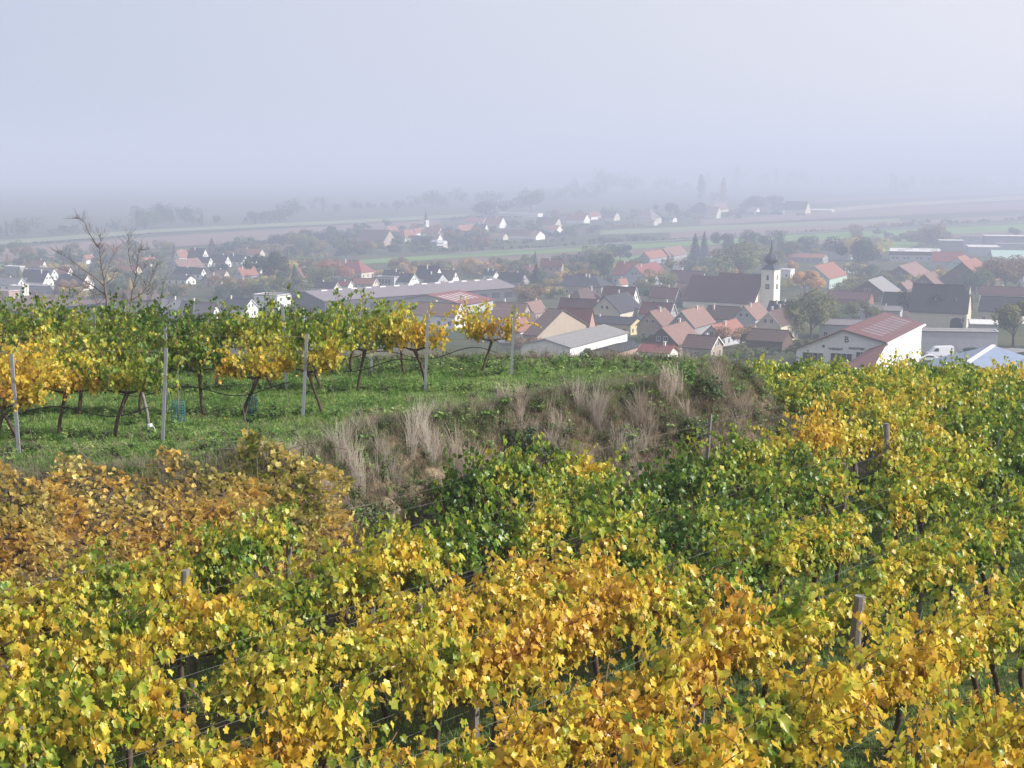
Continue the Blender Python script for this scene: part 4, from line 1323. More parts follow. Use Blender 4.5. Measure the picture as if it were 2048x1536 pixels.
def win_mesh(w, h, arch=False):
    k = (round(w, 2), round(h, 2))
    if k not in WINCACHE:
        f = MB(); t = .09
        f.box(-w / 2 - t, w / 2 + t, -.05, .02, h / 2, h / 2 + t); f.box(-w / 2 - t, w / 2 + t, -.08, .02, -h / 2 - t, -h / 2)
        f.box(-w / 2 - t, -w / 2, -.05, .02, -h / 2, h / 2); f.box(w / 2, w / 2 + t, -.05, .02, -h / 2, h / 2)
        f.box(-.03, .03, -.045, .02, -h / 2, h / 2)
        g = MB(); g.box(-w / 2, w / 2, -.02, .01, -h / 2, h / 2)
        WINCACHE[k] = (f.mesh('window', [M_frame]), g.mesh('pane', [M_pane]))
    return WINCACHE[k]
def add_win(root, x, y, z, face, w=1.0, h=1.2):
    """face: direction the window looks to in local axes"""
    fm_, gm_ = win_mesh(w, h)
    rz = {'-y': 0, '+x': math.pi / 2, '+y': math.pi, '-x': -math.pi / 2}[face]
    f = link('window', fm_, root, (x, y, z), rz)
    link('pane', gm_, f)
def chimney(parent, x, y, z0, z1, w=.5):
    b = MB(); b.box(x - w / 2, x + w / 2, y - w / 2, y + w / 2, z0, z1); b.box(x - w / 2 - .07, x + w / 2 + .07, y - w / 2 - .07, y + w / 2 + .07, z1, z1 + .12)
    b.build('chimney', M_chim, parent)
R, L = 28.0, 118.0
def house(desc, u, vr, rl, gw, a=R, hw=3.2, hr=16, roof='orange', wall='white', kind='gable', ch=1, win=None, cat='house', oh=.35, ht=None, base_drop=2.5):
    """u, vr: photo place of the middle of the ridge (flat: of the roof). rl, gw: widths in photo px of the long side and of the gable. a: bearing of the
    gable's normal, clockwise seen from above, 0 = right. hr: roof height in px"""
    be = math.degrees(math.atan2((u - 1024) / F, 1))
    e = rad(a - be)
    D = 500.0
    for _ in range(30):
        s = D / F
        Ln = rl * s / max(.35, abs(math.cos(e))); W = gw * s / max(.35, abs(math.sin(e)))
        Hr = hr * s if kind != 'flat' else .3
        x, y, z = place(u, vr, hw + Hr)
        D = .5 * D + .5 * y
    s = D / F
    rz = -rad(a)
    root = empty({'hall': 'hall', 'barn': 'barn', 'shed': 'shed'}.get(cat, 'house') if cat != 'factory' else 'factory_hall', (x, y, z), rz, desc, cat, None)
    hl, hw2 = Ln / 2, W / 2
    wm, rm = WM[wall], RM[roof]
    g0 = -base_drop
    b = MB()
    if kind == 'flat':
        b.box(-hl, hl, -hw2, hw2, g0, hw)
        b.build('wall', wm, root)
        r = MB(); r.box(-hl - .15, hl + .15, -hw2 - .15, hw2 + .15, hw, hw + .25)
        ro = r.build('roof', rm, root)
        r2 = MB(); t = .22
        for q in ((-hl - .17, hl + .17, -hw2 - .17, -hw2 + .05), (-hl - .17, hl + .17, hw2 - .05, hw2 + .17), (-hl - .17, -hl + .05, -hw2 + .05, hw2 - .05), (hl - .05, hl + .17, -hw2 + .05, hw2 - .05)):
            r2.box(*q, hw + .25, hw + .45)
        r2.build('parapet', M_fascia, ro)
    else:
        if kind == 'hip':
            b.box(-hl, hl, -hw2, hw2, g0, hw)
        elif kind == 'mono':
            b.add([(-hl, -hw2, g0), (hl, -hw2, g0), (hl, hw2, g0), (-hl, hw2, g0), (-hl, -hw2, hw), (hl, -hw2, hw), (hl, hw2, hw + Hr), (-hl, hw2, hw + Hr)],
                  [(0, 1, 5, 4), (1, 2, 6, 5), (2, 3, 7, 6), (3, 0, 4, 7), (4, 5, 6, 7)])
        else:
            b.add([(-hl, -hw2, g0), (hl, -hw2, g0), (hl, hw2, g0), (-hl, hw2, g0), (-hl, -hw2, hw), (hl, -hw2, hw), (hl, hw2, hw), (-hl, hw2, hw), (-hl, 0, hw + Hr), (hl, 0, hw + Hr)],
                  [(0, 1, 5, 4), (2, 3, 7, 6), (1, 2, 6, 9, 5), (3, 0, 4, 8, 7)])
        b.build('wall', wm, root)
        r = MB(); th = .18; sl = Hr / hw2
        if kind == 'mono':
            sl = Hr / W
            X0, X1 = -hl - oh, hl + oh; y0, y1 = -hw2 - oh, hw2 + oh; z0, z1 = hw - oh * sl, hw + Hr + oh * sl
            r.add([(X0, y0, z0 + .01), (X1, y0, z0 + .01), (X1, y1, z1 + .01), (X0, y1, z1 + .01), (X0, y0, z0 + th), (X1, y0, z0 + th), (X1, y1, z1 + th), (X0, y1, z1 + th)],
                  [(0, 3, 2, 1), (4, 5, 6, 7), (0, 1, 5, 4), (1, 2, 6, 5), (2, 3, 7, 6), (3, 0, 4, 7)])
        else:
            inset = {'gable': -oh, 'hip': min(hw2 * .95, hl * .8), 'halfhip': -oh}[kind]
            ze, zr = hw - oh * sl, hw + Hr
            for sy in (-1, 1):
                ye = sy * (hw2 + oh)
                xr = hl - inset if kind == 'hip' else hl + oh
                if kind == 'halfhip':
                    c = .38                     # share of the slope that is hipped on the +x side
                    xm = hl + oh
                    up = [(-xm, ye, ze), (xm, ye, ze), (xm, ye * c, ze + (zr - ze) * (1 - c)), (hl - hw2 * c * .8, 0, zr), (-xm, 0, zr)]
                else:
                    xe = hl + oh
                    up = [(-xe, ye, ze), (xe, ye, ze), (xr, 0, zr), (-xr, 0, zr)]
                n_ = len(up)
                vs = [(p[0], p[1], p[2] + .012) for p in up] + [(p[0], p[1], p[2] + th) for p in up]
                fs = [tuple(range(n_ - 1, -1, -1)), tuple(range(n_, 2 * n_))] + [(i, (i + 1) % n_, n_ + (i + 1) % n_, n_ + i) for i in range(n_)]
                r.add(vs, fs)
            if kind == 'hip':
                for sx in (-1, 1):
                    up = [(sx * (hl + oh), -(hw2 + oh), ze), (sx * (hl + oh), hw2 + oh, ze), (sx * (hl - inset), 0, zr)]
                    r.add([(p[0], p[1], p[2] + .012) for p in up] + [(p[0], p[1], p[2] + th) for p in up], [(0, 1, 2), (5, 4, 3), (0, 1, 4, 3), (1, 2, 5, 4), (2, 0, 3, 5)])
            if kind == 'halfhip':
                c = .38; xm = hl + oh
                up = [(xm, -(hw2 + oh) * c, ze + (zr - ze) * (1 - c)), (xm, (hw2 + oh) * c, ze + (zr - ze) * (1 - c)), (hl - hw2 * c * .8, 0, zr)]
                r.add([(p[0], p[1], p[2] + .012) for p in up] + [(p[0], p[1], p[2] + th) for p in up], [(0, 1, 2), (5, 4, 3), (0, 1, 4, 3), (1, 2, 5, 4), (2, 0, 3, 5)])
            # ridge capping
            xr = (hl - inset) if kind == 'hip' else hl + oh * .8
            r.box(-xr, xr if kind != 'halfhip' else hl - hw2 * .3, -.12, .12, zr + .08, zr + th + .09)
        ro = r.build('roof', rm, root)
        rr = random.Random(int(u * 7 + vr))
        for i in range(ch):
            cx = rr.uniform(-.7, .7) * hl * (.7 if kind == 'hip' else 1); cyy = rr.choice((-1, 1)) * rr.uniform(.08, .3) * hw2
            if kind == 'mono': continue
            chimney(ro, cx, cyy, hw + Hr * .5, hw + Hr + rr.uniform(.5, 1.1))
        if kind == 'gable' and s < .26 and wall in ('white', 'cream', 'beige', 'grey', 'teal'):
            # pale verge boards
            for sx in (-1, 1):
                q = MB()
                for sy in (-1, 1):
                    X_ = sx * (hl + oh)
                    x0_, x1_ = (X_ + .003, X_ + .05) if sx > 0 else (X_ - .05, X_ - .003)
                    A = (sy * (hw2 + oh), hw - oh * sl); B_ = (0, hw + Hr)
                    q.add([(x0_, A[0], A[1] - .12), (x1_, A[0], A[1] - .12), (x1_, A[0], A[1] + th), (x0_, A[0], A[1] + th), (x0_, B_[0], B_[1] - .12), (x1_, B_[0], B_[1] - .12), (x1_, B_[0], B_[1] + th), (x0_, B_[0], B_[1] + th)],
                          [(0, 1, 2, 3), (4, 7, 6, 5), (0, 4, 5, 1), (1, 5, 6, 2), (2, 6, 7, 3), (3, 7, 4, 0)])
                q.build('verge_board', M_fascia if rr.random() < .5 else rm, ro)
    # windows on the two sides that face us
    if win is None: win = s < .33 and cat == 'house'
    if win and kind != 'mono' and W > 4:
        sy = '-y' if math.cos(rz) * 1 > 0 and a < 90 else '+y'
        yy = (-hw2 - .01) if sy == '-y' else hw2 + .01
        nn = max(1, int(Ln / 3.4))
        for i in range(nn):
            add_win(root, -hl + (i + .5) * Ln / nn, yy, min(1.6, hw * .5), sy)
            if hw > 5: add_win(root, -hl + (i + .5) * Ln / nn, yy, hw - 1.3, sy)
        m = 2 if W < 9 else 3
        for i in range(m):
            add_win(root, hl + .01, -hw2 + (i + .5) * W / m, min(1.6, hw * .5), '+x')
            if hw > 5: add_win(root, hl + .01, -hw2 + (i + .5) * W / m, hw - 1.3, '+x')
        if kind == 'gable' and Hr > 2.2:
            for q in ((-.9, .9) if W > 6 else (0,)): add_win(root, hl + .01, q, hw + Hr * .3, '+x', .8, 1.0)
    BUILD.append((x, y, max(Ln, W) / 2 + 1, desc))
    HB.append((u - rl / 2, vr, u + rl / 2 + gw * .4, vr + max(hr, 8) + 3, y))
    return root, (Ln, W, hw, Hr, s)

T = [
 # --- left group
 ('dark-roofed house with white gable, leftmost pair of gable windows', 80, 542, 30, 20, R, 3.4, 19, 'dgrey', 'white'),
 ('long lilac-grey roof just behind the leftmost white gable', 86, 536, 42, 14, R, 3.0, 12, 'lilac', 'white'),
 ('grey-roofed house at the left edge with low white front', 22, 556, 38, 18, R, 3.0, 13, 'grey', 'white'),
 ('low flat white box at the left edge', 38, 571, 24, 12, R, 4.5, 0, 'pale', 'white', 'flat', 0),
 ('salmon-coloured low building cut by the left edge', 0, 580, 52, 20, R, 4.0, 0, 'pink', 'pinkw', 'flat', 0),
 ('long low shed with pale fascia beside the leftmost white gable', 76, 570, 46, 14, R, 3.2, 0, 'grey', 'grey', 'flat', 0, None, 'shed'),
 ('white house behind the tall bare tree with dark roof', 148, 550, 50, 24, R, 4.5, 18, 'dgrey', 'white'),
 ('long white boundary building below the bare tree', 152, 576, 56, 10, R, 2.2, 0, 'pale', 'cream', 'flat', 0),
 ('small orange roof left of the bare tree crown', 130, 534, 20, 12, R, 3, 11, 'orange', 'white'),
 ('small orange roof behind the bare tree crown', 176, 510, 16, 8, L, 3, 8, 'orange', 'white'),
 ('orange-roofed house with white chimney at far left', 76, 521, 24, 10, R, 3, 10, 'orange', 'white'),
 ('pale flat-roofed block at far left among dark trees', 30, 532, 28, 12, R, 4, 0, 'pale', 'grey', 'flat', 0),
 ('dark roof with white gable edge left of the leftmost gable', 58, 540, 18, 10, R, 3, 12, 'black', 'white'),
 ('long faded orange roof between the two bare trees', 254, 531, 44, 14, R, 3, 10, 'orange', 'cream'),
 ('small orange roof above the second bare tree', 296, 515, 24, 9, L, 3, 8, 'orange', 'white'),
 # --- left centre
 ('small bright orange roof beside the conifer left of centre', 362, 500, 18, 10, L, 3.2, 13, 'orange', 'white'),
 ('black-roofed house with tall pointed white gable', 396, 497, 28, 15, R, 3.5, 18, 'black', 'white'),
 ('long pinkish roof with pale blue gable at its left', 372, 518, 46, 22, L, 3.5, 15, 'pink', 'palegrey'),
 ('low dark roof with white right edge behind the pinkish roof', 407, 514, 28, 10, R, 3, 10, 'black', 'white'),
 ('dark low roof with white chimney right of the pinkish one', 380, 535, 52, 12, R, 3, 11, 'black', 'white'),
 ('broad low white gable below the dark long roof', 362, 550, 38, 19, R, 2.6, 8, 'dgrey', 'white'),
 ('dark house with small white gable, left of a pair', 440, 511, 30, 13, R, 3, 13, 'black', 'white'),
 ('dark house with small white gable, right of a pair', 476, 510, 30, 15, R, 3, 12, 'black', 'white'),
 ('white hall with bright curved-looking roof', 500, 525, 34, 14, L, 4.0, 8, 'pale', 'white', 'gable', 0),
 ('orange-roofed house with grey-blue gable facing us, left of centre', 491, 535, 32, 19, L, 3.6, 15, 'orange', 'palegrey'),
 ('long faded red roof behind the white gable pair', 490, 497, 66, 12, R, 3, 9, 'orange', 'cream'),
 ('small orange roof left of the long faded red roof', 440, 540, 26, 10, R, 3, 8, 'pink', 'cream'),
 ('brown-roofed cottage in the trees below the pinkish roof', 424, 548, 26, 16, L, 3, 12, 'brown', 'beige'),
 ('tan gabled house between dark conifers', 567, 545, 12, 14, L, 4, 14, 'brown', 'beige'),
 ('red-roofed cottage right of the dark conifers', 606, 537, 18, 16, L, 3, 14, 'red', 'beige'),
 ('grey-lilac roof with white verge just above the left vines', 342, 598, 52, 24, R, 3.5, 17, 'grey', 'palegrey'),
 ('purple-brown roof with white gable just above the left vines', 398, 604, 66, 22, R, 3.6, 28, 'lilac', 'white'),
 ('dark roof with diagonal white verge behind the middle vines', 478, 598, 46, 28, R, 3.4, 17, 'dgrey', 'white'),
 ('grey flat-roofed block with bright white end wall', 545, 588, 46, 28, R, 5.5, 0, 'lilac', 'white', 'flat', 0),
 ('small house with pale side in front of the lilac hall', 585, 616, 40, 20, R, 3.2, 18, 'brown', 'grey'),
 # --- centre left
 ('big faded red hipped roof left of centre with cream wall', 706, 521, 58, 26, R, 3.6, 21, 'red', 'cream', 'hip'),
 ('long black roof behind the lilac hall at its left end', 646, 565, 54, 12, R, 3, 9, 'black', 'cream'),
 ('bright orange low roof behind the lilac hall', 731, 557, 40, 12, R, 3, 10, 'orange', 'cream', 'gable', 0),
 ('modern flat-roofed box with bluish glass behind the hall', 776, 553, 36, 12, R, 5.0, 0, 'dgrey', 'palegrey', 'flat', 0),
 ('small black roof with pink edge above the glass box', 784, 541, 30, 12, R, 3, 12, 'black', 'pinkw'),
 ('black roof with pale gable right of the glass box', 812, 548, 32, 20, R, 3.2, 14, 'black', 'white'),
 ('large black roof with white gable tip behind the hall', 858, 533, 40, 18, R, 4.2, 22, 'black', 'white'),
 ('pale blue-grey gable facing us behind the lilac hall', 872, 547, 26, 34, R, 3.6, 22, 'dgrey', 'palegrey'),
 ('dark house with slim bright white gable right of the blue gable', 896, 541, 30, 14, R, 3.6, 16, 'brown', 'white'),
 ('low white-edged roof at the right end of the lilac hall', 905, 563, 26, 10, R, 3, 5, 'pale', 'white', 'gable', 0),
 ('small red roof between the lilac hall and the orange trees', 690, 562, 22, 10, R, 3, 8, 'red', 'white'),
 ('pair of chimneys house with black roof at centre', 981, 540, 22, 10, R, 3.5, 9, 'black', 'white', 'gable', 2),
 ('pinkish-brown roof with pointed white gable in front of the red hall', 878, 606, 84, 22, R, 4.0, 22, 'pink', 'white'),
 # --- far village
 ('big orange hipped roof left of the small white church', 815, 459, 26, 16, L, 4, 15, 'orange', 'cream', 'hip'),
 ('dark purple barn roof left of the small white church', 752, 460, 54, 24, R, 4, 20, 'brown', 'beige', 'gable', 0),
 ('small orange roof behind the dark purple barn', 782, 452, 20, 10, L, 4, 10, 'orange', 'cream'),
 ('small orange roof at the foot of the white church', 836, 457, 16, 8, L, 4, 8, 'orange', 'white'),
 ('long orange roof right of the white church', 866, 455, 30, 10, R, 4, 10, 'orange', 'cream'),
 ('orange roof in front of the white church', 868, 468, 24, 10, R, 3.5, 9, 'pink', 'white'),
 ('orange-roofed house with bright white wall in the far village', 930, 450, 30, 14, L, 4.5, 12, 'orange', 'white'),
 ('orange roof below the far dark tree pair', 954, 435, 34, 10, R, 4, 8, 'orange', 'cream'),
 ('dark roof with white gable beside the far orange roofs', 962, 448, 22, 10, R, 4.5, 12, 'dgrey', 'white'),
 ('tall orange roof in the far village centre', 990, 434, 32, 14, R, 4, 14, 'orange', 'white'),
 ('long white-edged low roof in front of the small church', 875, 481, 34, 10, R, 3, 4, 'pale', 'white', 'gable', 0, None, 'shed'),
 ('small cream shed below the long white-edged roof', 884, 488, 14, 8, R, 3, 3, 'pale', 'cream', 'gable', 0, None, 'shed'),
 ('long low red barn roof in the far village', 978, 466, 66, 10, R, 3, 6, 'pink', 'cream', 'gable', 0, None, 'barn'),
 ('longest brown barn roof in the far village with white end', 1040, 461, 76, 14, R, 3, 9, 'brown', 'white', 'gable', 0, None, 'barn'),
 ('white gable at the end of the brown far barn', 1074, 462, 14, 18, R, 3.5, 9, 'pink', 'white'),
 ('long white roof edge at the back of the far village', 1040, 426, 80, 10, R, 5, 0, 'pale', 'white', 'flat', 0, None, 'hall'),
 ('brown roof with sunlit cream gable in the far village', 1104, 436, 26, 14, R, 5, 12, 'brown', 'cream'),
 ('orange roof with small white gable below the cream gable', 1108, 451, 22, 12, R, 3, 8, 'orange', 'white'),
 ('faded red roof at the middle of the far skyline', 1156, 428, 36, 12, R, 4, 11, 'red', 'white'),
 ('faded orange roof right of the faded red one', 1188, 424, 20, 8, L, 4, 8, 'orange', 'white'),
 ('dark roof with pale gable right of the far centre', 1222, 424, 24, 12, R, 4, 10, 'dgrey', 'cream'),
 ('large grey roof with cream wall on the far plain', 1296, 418, 34, 20, R, 6, 18, 'lilac', 'cream', 'hip', 0),
 ('low cream building in front of the grey far roof', 1301, 439, 22, 8, R, 4, 4, 'pink', 'cream', 'gable', 0),
 ('tiny white gabled house right of the cream building', 1346, 434, 8, 9, R, 3, 5, 'dgrey', 'white'),
 ('big dark far barn under the poplars', 1402, 405, 48, 20, R, 5, 20, 'dgrey', 'beige', 'hip', 0, None, 'barn'),
 ('sunlit cream gable house under the poplars', 1428, 414, 22, 12, R, 5, 14, 'pink', 'cream'),
 ('pinkish roof behind the cream gable under the poplars', 1440, 406, 26, 10, L, 4, 12, 'pink', 'cream'),
 ('dark farm roof with white verges in the far farmyard, left', 1560, 406, 28, 16, R, 5, 14, 'dgrey', 'white'),
 ('big dark farm roof with cream gable in the far farmyard', 1594, 403, 44, 12, R, 6, 16, 'dgrey', 'cream'),
 ('long cream wall-like barn right of the far farmyard', 1646, 418, 40, 8, R, 3.6, 2, 'pale', 'cream', 'gable', 0, None, 'barn'),
 ('small white outbuilding below the far farmyard', 1562, 420, 14, 8, R, 3, 3, 'dgrey', 'white', 'gable', 0),
 ('small pale roof at the far left of the farmyard', 1508, 415, 16, 8, R, 4, 6, 'pink', 'white'),
 # --- centre and right village, back rows
 ('tall house with maroon roof, white ridge end and lit right edge', 1104, 518, 42, 10, 12, 9, 14, 'maroon', 'beige'),
 ('low orange roof left of the tall maroon-roofed house', 1060, 532, 26, 10, R, 3, 9, 'orange', 'beige'),
 ('dark roof among conifers left of the tall beige house', 1026, 546, 46, 20, R, 3.4, 16, 'black', 'grey'),
 ('long dark hipped roof with grey-beige wall at centre', 1170, 550, 90, 26, R, 4.0, 20, 'dgrey', 'beige', 'hip', 2),
 ('orange-roofed wing left of the grey gable with three windows', 1256, 524, 40, 22, R, 4.6, 24, 'red', 'palegrey', 'gable', 2),
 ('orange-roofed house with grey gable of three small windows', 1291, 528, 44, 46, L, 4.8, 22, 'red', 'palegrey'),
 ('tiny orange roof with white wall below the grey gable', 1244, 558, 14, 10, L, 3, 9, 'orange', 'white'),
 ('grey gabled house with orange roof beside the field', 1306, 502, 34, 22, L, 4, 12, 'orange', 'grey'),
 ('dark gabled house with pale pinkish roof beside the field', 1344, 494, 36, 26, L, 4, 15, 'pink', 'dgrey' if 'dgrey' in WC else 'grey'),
 ('maroon roof with little white gable right of centre', 1376, 542, 64, 12, R, 3.6, 20, 'maroon', 'white'),
 ('pinkish roof tucked behind the church nave', 1394, 568, 74, 14, R, 4, 24, 'pink', 'palegrey'),
 ('low maroon roof left of the church nave', 1332, 576, 50, 14, R, 3.6, 18, 'maroon', 'beige'),
 ('red roof half hidden in trees right of the conifers', 1438, 505, 30, 12, L, 3.6, 14, 'red', 'white'),
 ('white speckled gable left of the tall conifers', 1358, 520, 10, 14, L, 4, 12, 'pink', 'white'),
 ('dark roof with steep white gable below the long hipped roof', 1240, 574, 62, 16, R, 3.6, 28, 'maroon', 'white'),
 ('brown hipped roof with pink lit side at centre', 1168, 577, 44, 40, L, 3.4, 26, 'brown', 'beige', 'hip'),
 ('large dark roof with grey sunlit slope and cream end wall', 1232, 589, 44, 62, L, 4.2, 30, 'dgrey', 'cream'),
 ('small grey roof with pale slope below the large dark one', 1234, 610, 30, 26, L, 3.2, 15, 'grey', 'grey'),
 ('wide maroon roof spreading left of the large dark roof', 1158, 598, 72, 16, R, 3.2, 26, 'maroon', 'beige'),
 ('low maroon roof behind the two orange-roofed cottages', 1316, 606, 60, 14, R, 3.2, 20, 'maroon', 'grey'),
 ('orange roof left of the tan barn', 1062, 604, 36, 26, L, 3.2, 20, 'pink', 'beige'),
 ('pinkish roof right of the metal end post', 1024, 606, 60, 24, R, 3.2, 26, 'pink', 'beige'),
 ('brown roof filling the gap left of the tan barn', 1042, 630, 50, 22, L, 3.2, 26, 'brown', 'beige'),
 ('dark red barn roof with grey top patch', 1153, 617, 62, 14, R, 4.0, 32, 'red', 'pinkw', 'gable', 0, None, 'barn'),
 ('tan gabled barn left of the dark red barn roof', 1112, 619, 26, 100, R, 3.6, 40, 'brown', 'beige', 'gable', 0, None, 'barn'),
 ('orange roof above the near-left cottage with pale base', 1030, 640, 40, 26, L, 3, 20, 'orange', 'white'),
 ('long flat grey roof with yellow wall at centre right', 1226, 634, 96, 26, R, 3.4, 10, 'dgrey', 'yellow', 'gable', 1),
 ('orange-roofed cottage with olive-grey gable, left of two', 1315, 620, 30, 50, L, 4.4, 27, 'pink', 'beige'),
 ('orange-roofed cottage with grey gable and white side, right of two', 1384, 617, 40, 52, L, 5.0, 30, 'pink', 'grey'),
 ('long grey corrugated barn roof with bright white side wall', 1152, 664, 118, 96, L, 4.0, 13, 'grey', 'white', 'gable', 0, False, 'barn'),
 ('low grey shed roof in front of the corrugated barn', 1236, 690, 46, 50, L, 2.6, 6, 'dgrey', 'pinkw', 'gable', 0, None, 'shed'),
 ('orange-roofed house with dark timber gable in the front row', 1348, 650, 46, 62, L, 3.4, 30, 'pink', 'wood'),
 ('low red roof with white end between the front cottages', 1316, 690, 60, 20, R, 2.8, 12, 'red', 'white'),
 ('brownish roof with small tan gable in the front row', 1406, 672, 56, 24, R, 3, 20, 'brown', 'beige'),
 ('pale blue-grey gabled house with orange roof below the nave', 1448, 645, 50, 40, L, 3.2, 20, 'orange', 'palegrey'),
 ('pinkish roof directly below the church nave', 1448, 613, 60, 16, R, 3.2, 22, 'brown', 'palegrey'),
 ('pale gabled house with pink roof at the foot of the tower', 1503, 609, 32, 46, L, 4.4, 24, 'pink', 'palegrey'),
 ('white-walled beige gable house right below the tower', 1556, 619, 42, 48, L, 5.0, 25, 'brown', 'cream', 'gable', 2),
 ('black roof with two white chimneys behind the beige gable', 1566, 604, 50, 16, R, 3.4, 22, 'black', 'white', 'gable', 2),
 ('long dark shed roof in front of the beige gable', 1540, 660, 70, 24, R, 2.6, 18, 'brown', 'wood', 'gable', 0, None, 'shed'),
 ('white flat garage right of the church tower', 1570, 538, 30, 10, R, 4.4, 0, 'pale', 'white', 'flat', 0),
 ('white flat block peeping left of the onion dome', 1520, 508, 14, 10, R, 5, 0, 'pale', 'white', 'flat', 0),
 # --- right
 ('pale green gabled house with long orange roof slope', 1648, 528, 46, 58, L, 5.0, 24, 'orange', 'teal', 'gable', 2),
 ('long thin orange roof behind the pale green house', 1610, 507, 80, 14, R, 3.2, 7, 'orange', 'grey', 'gable', 0),
 ('dark long hall in front of the ploughed field', 1676, 486, 50, 18, R, 6, 14, 'dgrey', 'palegrey', 'gable', 0),
 ('white factory with row of small round windows', 1830, 500, 96, 40, 16, 6.5, 0, 'pale', 'palegrey', 'flat', 0, False, 'factory'),
 ('dark red roofed wing at the right end of the white factory', 1896, 504, 58, 12, 16, 4.4, 18, 'red', 'palegrey', 'gable', 0, False, 'factory'),
 ('low pale factory roof left of the grey box', 1902, 480, 46, 14, 14, 7.5, 0, 'pale', 'grey', 'flat', 0, False, 'factory'),
 ('grey box tower of the factory with white edge', 1944, 472, 36, 12, 14, 9.5, 0, 'grey', 'palegrey', 'flat', 0, False, 'factory'),
 ('bright white factory roof in front of the grey box', 1966, 492, 60, 30, 14, 6.0, 0, 'pale', 'palegrey', 'flat', 0, False, 'factory'),
 ('long pale factory roof running off the right edge', 2020, 471, 100, 16, 10, 7.5, 0, 'pale', 'grey', 'flat', 0, False, 'factory'),
 ('flat grey factory roof behind the green one', 2030, 487, 70, 16, 12, 6, 0, 'lilac', 'palegrey', 'flat', 0, False, 'factory'),
 ('pale green shallow hall roof at the right edge', 2030, 501, 90, 30, 12, 4.2, 14, 'teal', 'palegrey', 'gable', 0, False, 'factory'),
 ('dark gabled barn with pink roof slope right of the factory front', 1815, 528, 50, 60, L, 3.4, 20, 'pink', 'wood', 'gable', 0),
 ('dark gable with pink roof slope behind the farmhouse', 1858, 546, 32, 50, L, 3.2, 22, 'pink', 'wood', 'gable', 0),
 ('tall dark gable with bright orange roof behind the farmhouse', 1938, 520, 52, 96, L, 4.2, 40, 'orange', 'wood', 'gable', 0),
 ('pale green gable tucked behind the orange roof', 1922, 512, 30, 44, L, 4.2, 18, 'orange', 'teal', 'gable', 0),
 ('dark timber gable with grey slope left of the farmhouse', 1750, 557, 40, 74, L, 3.6, 26, 'grey', 'wood', 'gable', 0),
 ('long maroon shed left of the dark timber gable', 1700, 584, 84, 14, R, 2.8, 12, 'maroon', 'brick', 'gable', 0, None, 'shed'),
 ('dark wing attached left of the big farmhouse', 1806, 586, 70, 18, R, 3.4, 30, 'dgrey', 'cream', 'gable', 0),
 ('small pinkish roof behind the farmhouse ridge', 1810, 563, 26, 24, L, 3.6, 12, 'pink', 'wood', 'gable', 1),
 ('maroon roof with small orange peak at the right edge', 2010, 574, 90, 14, R, 3.4, 14, 'maroon', 'white', 'gable', 1),
 ('dark roof right of the farmhouse with thin pale ridge', 2008, 594, 84, 24, R, 4.2, 26, 'dgrey', 'cream', 'gable', 0),
 ('pale grey monopitch roof left of the farmhouse yard', 1766, 612, 76, 40, 20, 3.6, 4, 'lilac', 'palegrey', 'gable', 1),
 ('pale grey roof directly behind the winery hall', 1696, 640, 96, 40, 20, 4.2, 5, 'lilac', 'palegrey', 'gable', 0),
 ('long grey yard building behind the white van', 1914, 660, 150, 14, 8, 5.2, 0, 'lilac', 'palegrey', 'flat', 0, False, 'hall'),
 ('striped skylight shed in the farmhouse yard', 1966, 640, 50, 26, 14, 4.0, 5, 'pale', 'palegrey', 'gable', 0, False, 'shed'),
 ('house at the right edge with dark roof behind trees', 2046, 556, 30, 20, L, 3.6, 18, 'dgrey', 'beige'),
]
WC['x'] = 1
for q in T:
    house(*q)

# big dark-roofed farmhouse with its half-hipped bright gable and arch
root, (Ln, W, hwm, Hr, s) = house('big farmhouse with dark roof, bright cream half-hipped gable and arch', 1884, 570, 108, 28, 24, 5.2, 50, 'dgrey', 'cream', 'halfhip', 0, False)
for xx in (-Ln * .08, Ln * .28):
    b = MB(); b.add([(xx - .6, -W * .25 - .9, hwm + Hr * .28), (xx + .6, -W * .25 - .9, hwm + Hr * .28), (xx, -W * .25 - .9, hwm + Hr * .28 + 1.5), (xx - .6, -W * .1, hwm + Hr * .5), (xx + .6, -W * .1, hwm + Hr * .5), (xx, -W * .1, hwm + Hr * .5 + 1.4)],
                    [(0, 1, 2), (1, 4, 5, 2), (0, 2, 5, 3)]); b.build('dormer', RM['pink'], root)
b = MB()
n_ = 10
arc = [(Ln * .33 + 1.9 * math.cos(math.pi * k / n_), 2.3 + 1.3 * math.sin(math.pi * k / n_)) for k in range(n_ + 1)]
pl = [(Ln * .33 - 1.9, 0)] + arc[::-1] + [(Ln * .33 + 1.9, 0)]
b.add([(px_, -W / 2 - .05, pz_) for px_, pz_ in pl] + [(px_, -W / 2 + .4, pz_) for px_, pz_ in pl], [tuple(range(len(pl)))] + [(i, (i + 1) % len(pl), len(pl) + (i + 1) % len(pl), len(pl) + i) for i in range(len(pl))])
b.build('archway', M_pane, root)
add_win(root, Ln * .44, -W / 2 - .02, 3.0, '-y', .7, 1.6)

